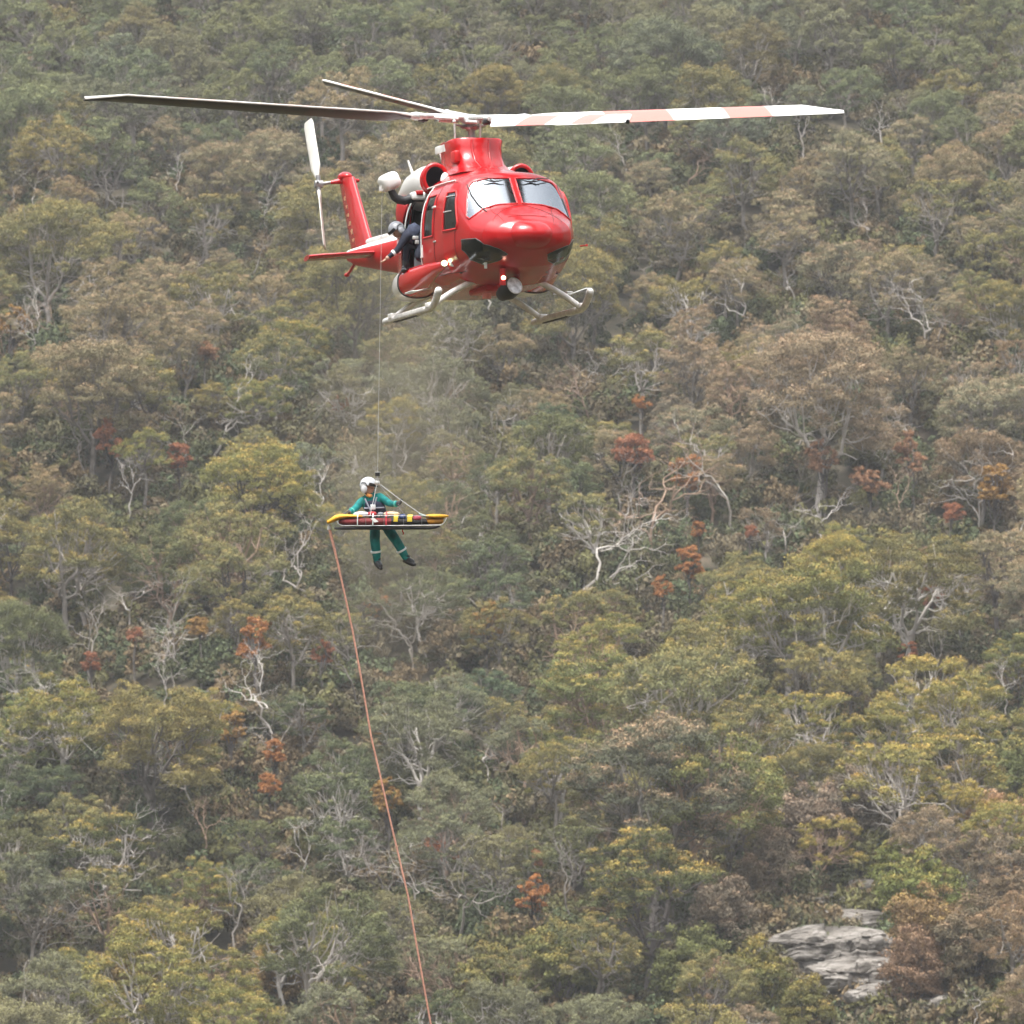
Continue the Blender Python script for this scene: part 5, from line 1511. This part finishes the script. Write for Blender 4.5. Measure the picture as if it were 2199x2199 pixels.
for (X, w_, m_) in ((1065, 60, 'y'), (1265, 70, 'y'), (740, 16, 'w'), (520, 14, 'w'), (930, 22, 'r')):
    cm = {'y': mat('yellow_webbing', (.82, .62, .06), .6), 'w': reflm, 'r': mat('red_webbing', (.60, .05, .07), .6)}[m_]
    sb = MB(); q = [L(X - w_ / 2 + (k * 2 if m_ == 'y' else k), y_, d_) for k, (y_, d_) in enumerate((((846, -.262), (790, -.266), (735, -.262), (690, -.20), (668, -.1), (664, 0), (668, .1), (735, .26)) if X < 950 else ((800, -.262), (770, -.266), (735, -.262), (716, -.20), (706, -.1), (704, 0), (706, .1), (735, .26))))]
    wv = CR * (w_ / 6.662 * SPAN / 2199); th = CF * .0
    mb = MB(); mb.loft([[p, p + wv, p + wv + (CU * .006 if abs((p + ORG - s5(X, 0, 0)).dot(CF)) < .2 else CF * -.006), p + (CU * .006 if abs((p + ORG - s5(X, 0, 0)).dot(CF)) < .2 else CF * -.006)] for p in q], True, smooth=False)
    mb.build('strap', cm, strt)
lb_ = MB(); cl = L(760, 780, -.275); lb_.add([L(705, 755, -.276), L(765, 750, -.276), L(822, 800, -.276), L(765, 812, -.276), L(705, 755, -.268), L(765, 750, -.268), L(822, 800, -.268), L(765, 812, -.268)], [(0, 1, 2, 3), (7, 6, 5, 4), (0, 4, 5, 1), (1, 5, 6, 2), (2, 6, 7, 3), (3, 7, 4, 0)], smooth=False); lb_.build('tag_sheet', wht, strt)
rt_ = MB(); rt_.tube([L(1165, 905, -.1), L(1160, 935, -.1), L(1178, 965, -.1), L(1168, 985, -.1)], .010, 6); rt_.build('loose_tab', red, strt)
# bridle
hkp = L(800, 235)
for (X, Y, dd, r_) in ((1440, 705, -.25, .0075), (1440, 705, .25, .0055), (1190, 700, .26, .0055), (700, 716, -.24, .0052)):
    br = MB(); br.tube([hkp, hkp.lerp(L(X, Y, dd), .5) - CU * .01, L(X, Y, dd)], r_, 6); br.build('bridle_strap', mat('bridle', (.45, .46, .46), .7) if r_ < .009 else lgrey, strt)
cl_ = MB(); cl_.tube([L(1395, 690, -.25), L(1440, 705, -.25), L(1500, 725, -.25)], .02, 6); cl_.build('bridle_clip', mat('clip_grey', (.35, .42, .42), .5), strt)

hook = empty('winch_cable', Matrix.Translation(s5(800, 235)))
tag(hook, 'thin steel winch cable and black weighted hook between the white hoist and the stretcher', 'winch cable')
H0 = s5(800, 235)
hk = MB()
def Lh(X, Y): return s5(X, Y) - H0
mbk = MB(); mbk.tube([Lh(805, 96), Lh(805, 148)], [.040, .040], 16); mbk.build('weight', blk, hook)
mbk = MB(); mbk.tube([Lh(805, 86), Lh(805, 98)], [.052, .052], 16); mbk.build('cap', lgrey, hook)
mbk = MB(); mbk.tube([Lh(805, 148), Lh(803, 178)], .014, 8); mbk.tube([Lh(803, 178), Lh(802, 200)], .036, 12); mbk.tube([Lh(802, 200), Lh(800, 262)], [.022, .028], 10)
mbk.ell(Lh(800, 245), (.05, .035, .05), 12, 8); mbk.build('swivel_hook', lgrey, hook)
top_w = HM @ hpx(820.5, 411, x=.30)
ca = MB(); pts = [top_w - H0, Lh(805, 90)]; ca.tube([pts[0].lerp(pts[1], t) for t in np.linspace(0, 1, 8)], .0040, 6); ca.build('cable', lgrey, hook)

resc = empty('person', Matrix.Translation(s5(820, 780, .4)))
tag(resc, 'rescuer in green suit, dark vest and white helmet dangling behind the stretcher', 'person', 'people on the rescue')
RO = s5(820, 780, .4)
def Q(X, Y, dd): return s5(X, Y, dd) - RO
J = {'pel': (Q(830, 800, .42), .140), 'wai': (Q(790, 680, .40), .140), 'che': (Q(735, 545, .36), .155), 'nek': (Q(695, 450, .33), .070), 'hed': (Q(680, 395, .31), .075), 'hd2': (Q(672, 345, .30), .080),
     'shl': (Q(570, 505, .34), .082), 'ell': (Q(495, 605, .25), .066), 'wrl': (Q(420, 655, .10), .045), 'hal': (Q(375, 668, .04), .038),
     'shr': (Q(850, 450, .34), .082), 'elr': (Q(975, 545, .26), .064), 'wrr': (Q(1085, 548, .12), .048), 'har': (Q(1130, 524, .02), .038),
     'hil': (Q(770, 850, .40), .110), 'knl': (Q(762, 1070, .14), .088), 'cal': (Q(785, 1230, .16), .082), 'anl': (Q(795, 1375, .20), .062), 'tol': (Q(860, 1445, .02), .035),
     'hir': (Q(910, 850, .40), .110), 'knr': (Q(1070, 1075, .16), .088), 'car': (Q(1150, 1210, .18), .080), 'anr': (Q(1215, 1335, .22), .062), 'tor': (Q(1330, 1385, .10), .038)}
B = [('pel', 'wai'), ('wai', 'che'), ('che', 'nek'), ('nek', 'hed'), ('hed', 'hd2'), ('che', 'shl'), ('shl', 'ell'), ('ell', 'wrl'), ('wrl', 'hal'), ('che', 'shr'), ('shr', 'elr'), ('elr', 'wrr'), ('wrr', 'har'),
     ('pel', 'hil'), ('hil', 'knl'), ('knl', 'cal'), ('cal', 'anl'), ('anl', 'tol'), ('pel', 'hir'), ('hir', 'knr'), ('knr', 'car'), ('car', 'anr'), ('anr', 'tor')]
rb_ = skin_body('rescuer_body', J, B, resc, [teal, skinm, boots, glovm], reg_by(J, B, {('nek', 'hed'): 1, ('hed', 'hd2'): 1, ('wrl', 'hal'): 3, ('wrr', 'har'): 3, ('anl', 'tol'): 2, ('anr', 'tor'): 2}, 0))
mb = MB()
fingers(mb, J['hal'][0], J['hal'][0] - J['wrl'][0], CF, None, 1.1, R(28), 3)
fingers(mb, J['har'][0], J['har'][0] - J['wrr'][0], CF * .8 + CU * .4, None, 1.1, R(55), 3)
hc_ = Q(672, 318, .29)
fw = cw(.80, -.52, -.26).normalized(); upv = cw(.10, .0, .99); upv = (upv - fw * upv.dot(fw)).normalized()
Mh = head_shape(mb, hc_, fw, upv, 1.03, 1)
add_to(rb_, mb, None)
eyes(hc_, Mh, 1.03, rb_)
helmet(hc_ + CU * .005, Mh, 1.04, hwht, resc)
cg = MB(); cg.ell(hc_ + Mh @ Vector((.055, -.015, -.115)), (.062, .062, .034), 16, 8, rot=Mh); cg.build('orange_collar', orng, resc)
vs = MB(); a_, b_ = J['wai'][0], J['che'][0]
rings = []
for t, rx, ry in ((-.45, .165, .12), (0, .175, .135), (.5, .185, .145), (1.0, .19, .15), (1.35, .15, .12), (1.6, .09, .08)):
    c = a_.lerp(b_, t) if t <= 1 else b_.lerp(J['nek'][0], t - 1)
    rings.append([c + CR * rx * math.cos(q) + CF * ry * math.sin(q) for q in np.linspace(0, 2 * PI, 24, endpoint=False)])
vs.loft(rings); vso = vs.build('vest', navy2, resc)
for (X0, Y0, X1, Y1) in ((620, 470, 700, 640), (790, 450, 740, 640), (610, 610, 900, 600)):
    hs = MB(); p0, p1 = Q(X0, Y0, .36 - .17), Q(X1, Y1, .36 - .19); hs.tube([p0, p0.lerp(p1, .5) - CF * .012, p1], .014, 6); hs.build('harness_strap', mat('harness', (.25, .27, .32), .7), resc)
lb2 = MB(); lb2.box(Q(738, 592, .36 - .215), (.085, .02, .085), bev=.006); lb2.build('chest_buckle', reflm, resc)
for (a_, b_, r_) in (('knl', 'anl', .094), ('knr', 'anr', .093)):
    p0, p1 = J[a_][0], J[b_][0]; c_ = p0.lerp(p1, .52)
    ax = (p1 - p0).normalized(); bd = MB(); tl = CR * .25 + CU * .5
    bd.tube([c_ - ax * .016, c_ + ax * .016], [r_, r_], 20); bd.build('reflective_band', reflm, resc)
for (a_, t_) in (('anl', 'tol'), ('anr', 'tor')):
    p, t = J[a_][0], J[t_][0]; d_ = (t - p).normalized()
    bt = MB(); bt.tube([p + CU * .06, p, p - CU * .045 + d_ * .02], [.066, .064, .052], 14)
    bt.tube([p - CU * .035 - d_ * .04, p - CU * .035 + d_ * .06, p - CU * .035 + d_ * .15, p - CU * .035 + d_ * .21], [.045, .050, .046, .025], 14); bt.build('boot', boots, resc)
for (a_, b_) in (('ell', 'wrl'), ('elr', 'wrr')):
    p0, p1 = J[a_][0], J[b_][0]; bd = MB(); bd.tube([p0.lerp(p1, .80), p0.lerp(p1, .92)], [.058, .054], 14); bd.build('cuff', mat('pale_green_cuff', (.10, .42, .36), .8), resc)

# ---- guide rope from the stretcher's head end down to the valley
rope = empty('guide_rope', Matrix.Translation(s5(110, 880)))
tag(rope, 'long thin red-orange guide rope trailing from the stretcher down out of the picture', 'rope')
RO2 = s5(110, 880)
ropem = mat('rope_red', (.60, .30, .22), .8, noise=.3, nscale=30)
px_ = [(706.5, 1132), (711, 1150), (722, 1195), (740, 1275), (757, 1354), (778, 1470), (797, 1582), (817, 1668), (836, 1753), (857, 1842), (876, 1923), (900, 2060), (925, 2199), (950, 2340), (985, 2520)]
pts = [pix(u, v, SD) for u, v in px_]
last = pts[-1]; gx, gy = last.x + 3.5, SD
gz = terr1(gx, gy) if 'terr1' in globals() else -45
end = Vector((gx, gy, gz)); 
for t in (.25, .5, .75, 1.0):
    p = last.lerp(end, t); pts.append(p + Vector((0, 0, 0)))
rp = MB(); rp.tube([p - RO2 for p in pts], [.024, .026, .020] + [.0165] * (len(pts) - 3), 8); rp.build('rope', ropem, rope)
cr_ = MB(); cr_.tube([s5(112, 842) - RO2, s5(112, 868) - RO2], .020, 10); cr_.tube([s5(112, 868) - RO2, s5(112, 915) - RO2], .034, 12); cr_.build('shackle', lgrey, rope)
# ------------------------------------------------------------------ haze
HAZE = 0.00012
hz = MB(); hz.box((0, 500, 200), (3040, 4240, 640)); ho = hz.build('haze', None if False else mat('haze_air'))
hm_ = bpy.data.materials['haze_air']; Nn = hm_.node_tree
for n in list(Nn.nodes): Nn.nodes.remove(n)
out = Nn.nodes.new('ShaderNodeOutputMaterial'); pv = Nn.nodes.new('ShaderNodeVolumePrincipled')
pv.inputs['Color'].default_value = (.86, .88, .90, 1); pv.inputs['Density'].default_value = HAZE
pv.inputs['Anisotropy'].default_value = .2
Nn.links.new(pv.outputs[0], out.inputs['Volume'])
tag(ho, 'thin pale air between the viewer and the hillside', kind='stuff')

# ------------------------------------------------------------------ thin smoke volume added in place of the exhaust's heat shimmer
em = bpy.data.materials.new('exhaust_air'); em.use_nodes = True; N = em.node_tree; Lk = N.links
for n in list(N.nodes): N.nodes.remove(n)
o_ = N.nodes.new('ShaderNodeOutputMaterial'); pv = N.nodes.new('ShaderNodeVolumePrincipled')
pv.inputs['Color'].default_value = (.50, .44, .32, 1); pv.inputs['Anisotropy'].default_value = .1
tc = N.nodes.new('ShaderNodeTexCoord')
gr = N.nodes.new('ShaderNodeVectorMath'); gr.operation = 'LENGTH'; Lk.new(tc.outputs['Object'], gr.inputs[0])
fo = N.nodes.new('ShaderNodeMapRange'); fo.interpolation_type = 'SMOOTHSTEP'; fo.inputs[1].default_value = 1.0; fo.inputs[2].default_value = .25; fo.inputs[3].default_value = 0; fo.inputs[4].default_value = 1
Lk.new(gr.outputs['Value'], fo.inputs[0])
nz = N.nodes.new('ShaderNodeTexNoise'); nz.inputs['Scale'].default_value = 1.5; nz.inputs['Detail'].default_value = 3; Lk.new(tc.outputs['Object'], nz.inputs['Vector'])
m1 = N.nodes.new('ShaderNodeMapRange'); m1.inputs[1].default_value = .36; m1.inputs[2].default_value = .66; Lk.new(nz.outputs['Fac'], m1.inputs[0])
m2 = N.nodes.new('ShaderNodeMath'); m2.operation = 'MULTIPLY'; Lk.new(fo.outputs[0], m2.inputs[0]); Lk.new(m1.outputs[0], m2.inputs[1])
m3 = N.nodes.new('ShaderNodeMath'); m3.operation = 'MULTIPLY'; m3.inputs[1].default_value = .36; Lk.new(m2.outputs[0], m3.inputs[0]); Lk.new(m3.outputs[0], pv.inputs['Density'])
Lk.new(pv.outputs[0], o_.inputs['Volume'])
sk_ = MB(); sk_.ell((0, 0, 0), (1, 1, 1), 24, 16)
so_ = sk_.build('exhaust_shimmer_veil', em)
so_.location = pix(852, 960, 158); so_.scale = (1.85, 1.85, 5.4); so_.rotation_euler = (0, R(-3), 0)
tag(so_, 'faint brownish veil standing in for exhaust heat shimmer below the helicopter', kind='stuff')
sc.cycles.volume_step_rate = 1.0
# ------------------------------------------------------------------ what each tree is called and where it stands
ROWN = [(150, 'at the top edge'), (300, 'level with the rotor'), (470, 'level with the windscreen'), (620, 'level with the belly'), (790, 'just below skid height'), (960, 'above stretcher height'),
        (1130, 'level with the stretcher'), (1290, 'below the dangling boots'), (1450, 'well below the rescuer'), (1620, 'on the lower slope'), (1800, 'above the rock ledges'), (1980, 'level with the rocks'), (9999, 'at the bottom edge')]
COLN = [(170, 'against the left edge'), (430, 'at far left'), (690, 'left of the stretcher'), (960, 'near the rope line'), (1230, 'right of the helicopter nose'), (1500, 'right of centre'), (1760, 'towards the right'), (2020, 'at far right'), (9999, 'against the right edge')]
ORD = ['leftmost', 'second', 'third', 'fourth', 'fifth', 'sixth', 'seventh', 'eighth', 'ninth', 'tenth']
NUMW = {2: 'two', 3: 'three', 4: 'four', 5: 'five', 6: 'six', 7: 'seven', 8: 'eight', 9: 'nine', 10: 'ten'}
KINDS_ = {'gum': ('gum tree', 'tree', 'gum trees covering the hillside'), 'dead': ('dead tree', 'tree', 'bare dead trees on the hillside'), 'rusty': ('crowned small tree', 'tree', 'small rusty-leaved trees'), 'bush': ('bush', 'bush', 'bushes on the lower slope')}
cells = {}
for p in placed:
    rn = next(n for lim, n in ROWN if p['v'] < lim); cn = next(n for lim, n in COLN if p['u'] < lim)
    cells.setdefault((p['kind'], p['desc'], rn, cn), []).append(p)
for (kind, desc, rn, cn), ps in cells.items():
    nm, cat, grp = KINDS_[kind]
    ps.sort(key=lambda q: q['u'])
    for i, q in enumerate(ps):
        lab = desc + ' ' + nm + ' ' + cn + ', ' + rn
        if len(ps) > 1: lab += ', ' + ORD[min(i, 9)] + ' of ' + NUMW.get(len(ps), 'many')
        tag(q['o'], lab, cat, grp)
print('labels', len(placed), 'max words', max(len(p['o']['label'].replace(',', '').split()) for p in placed))
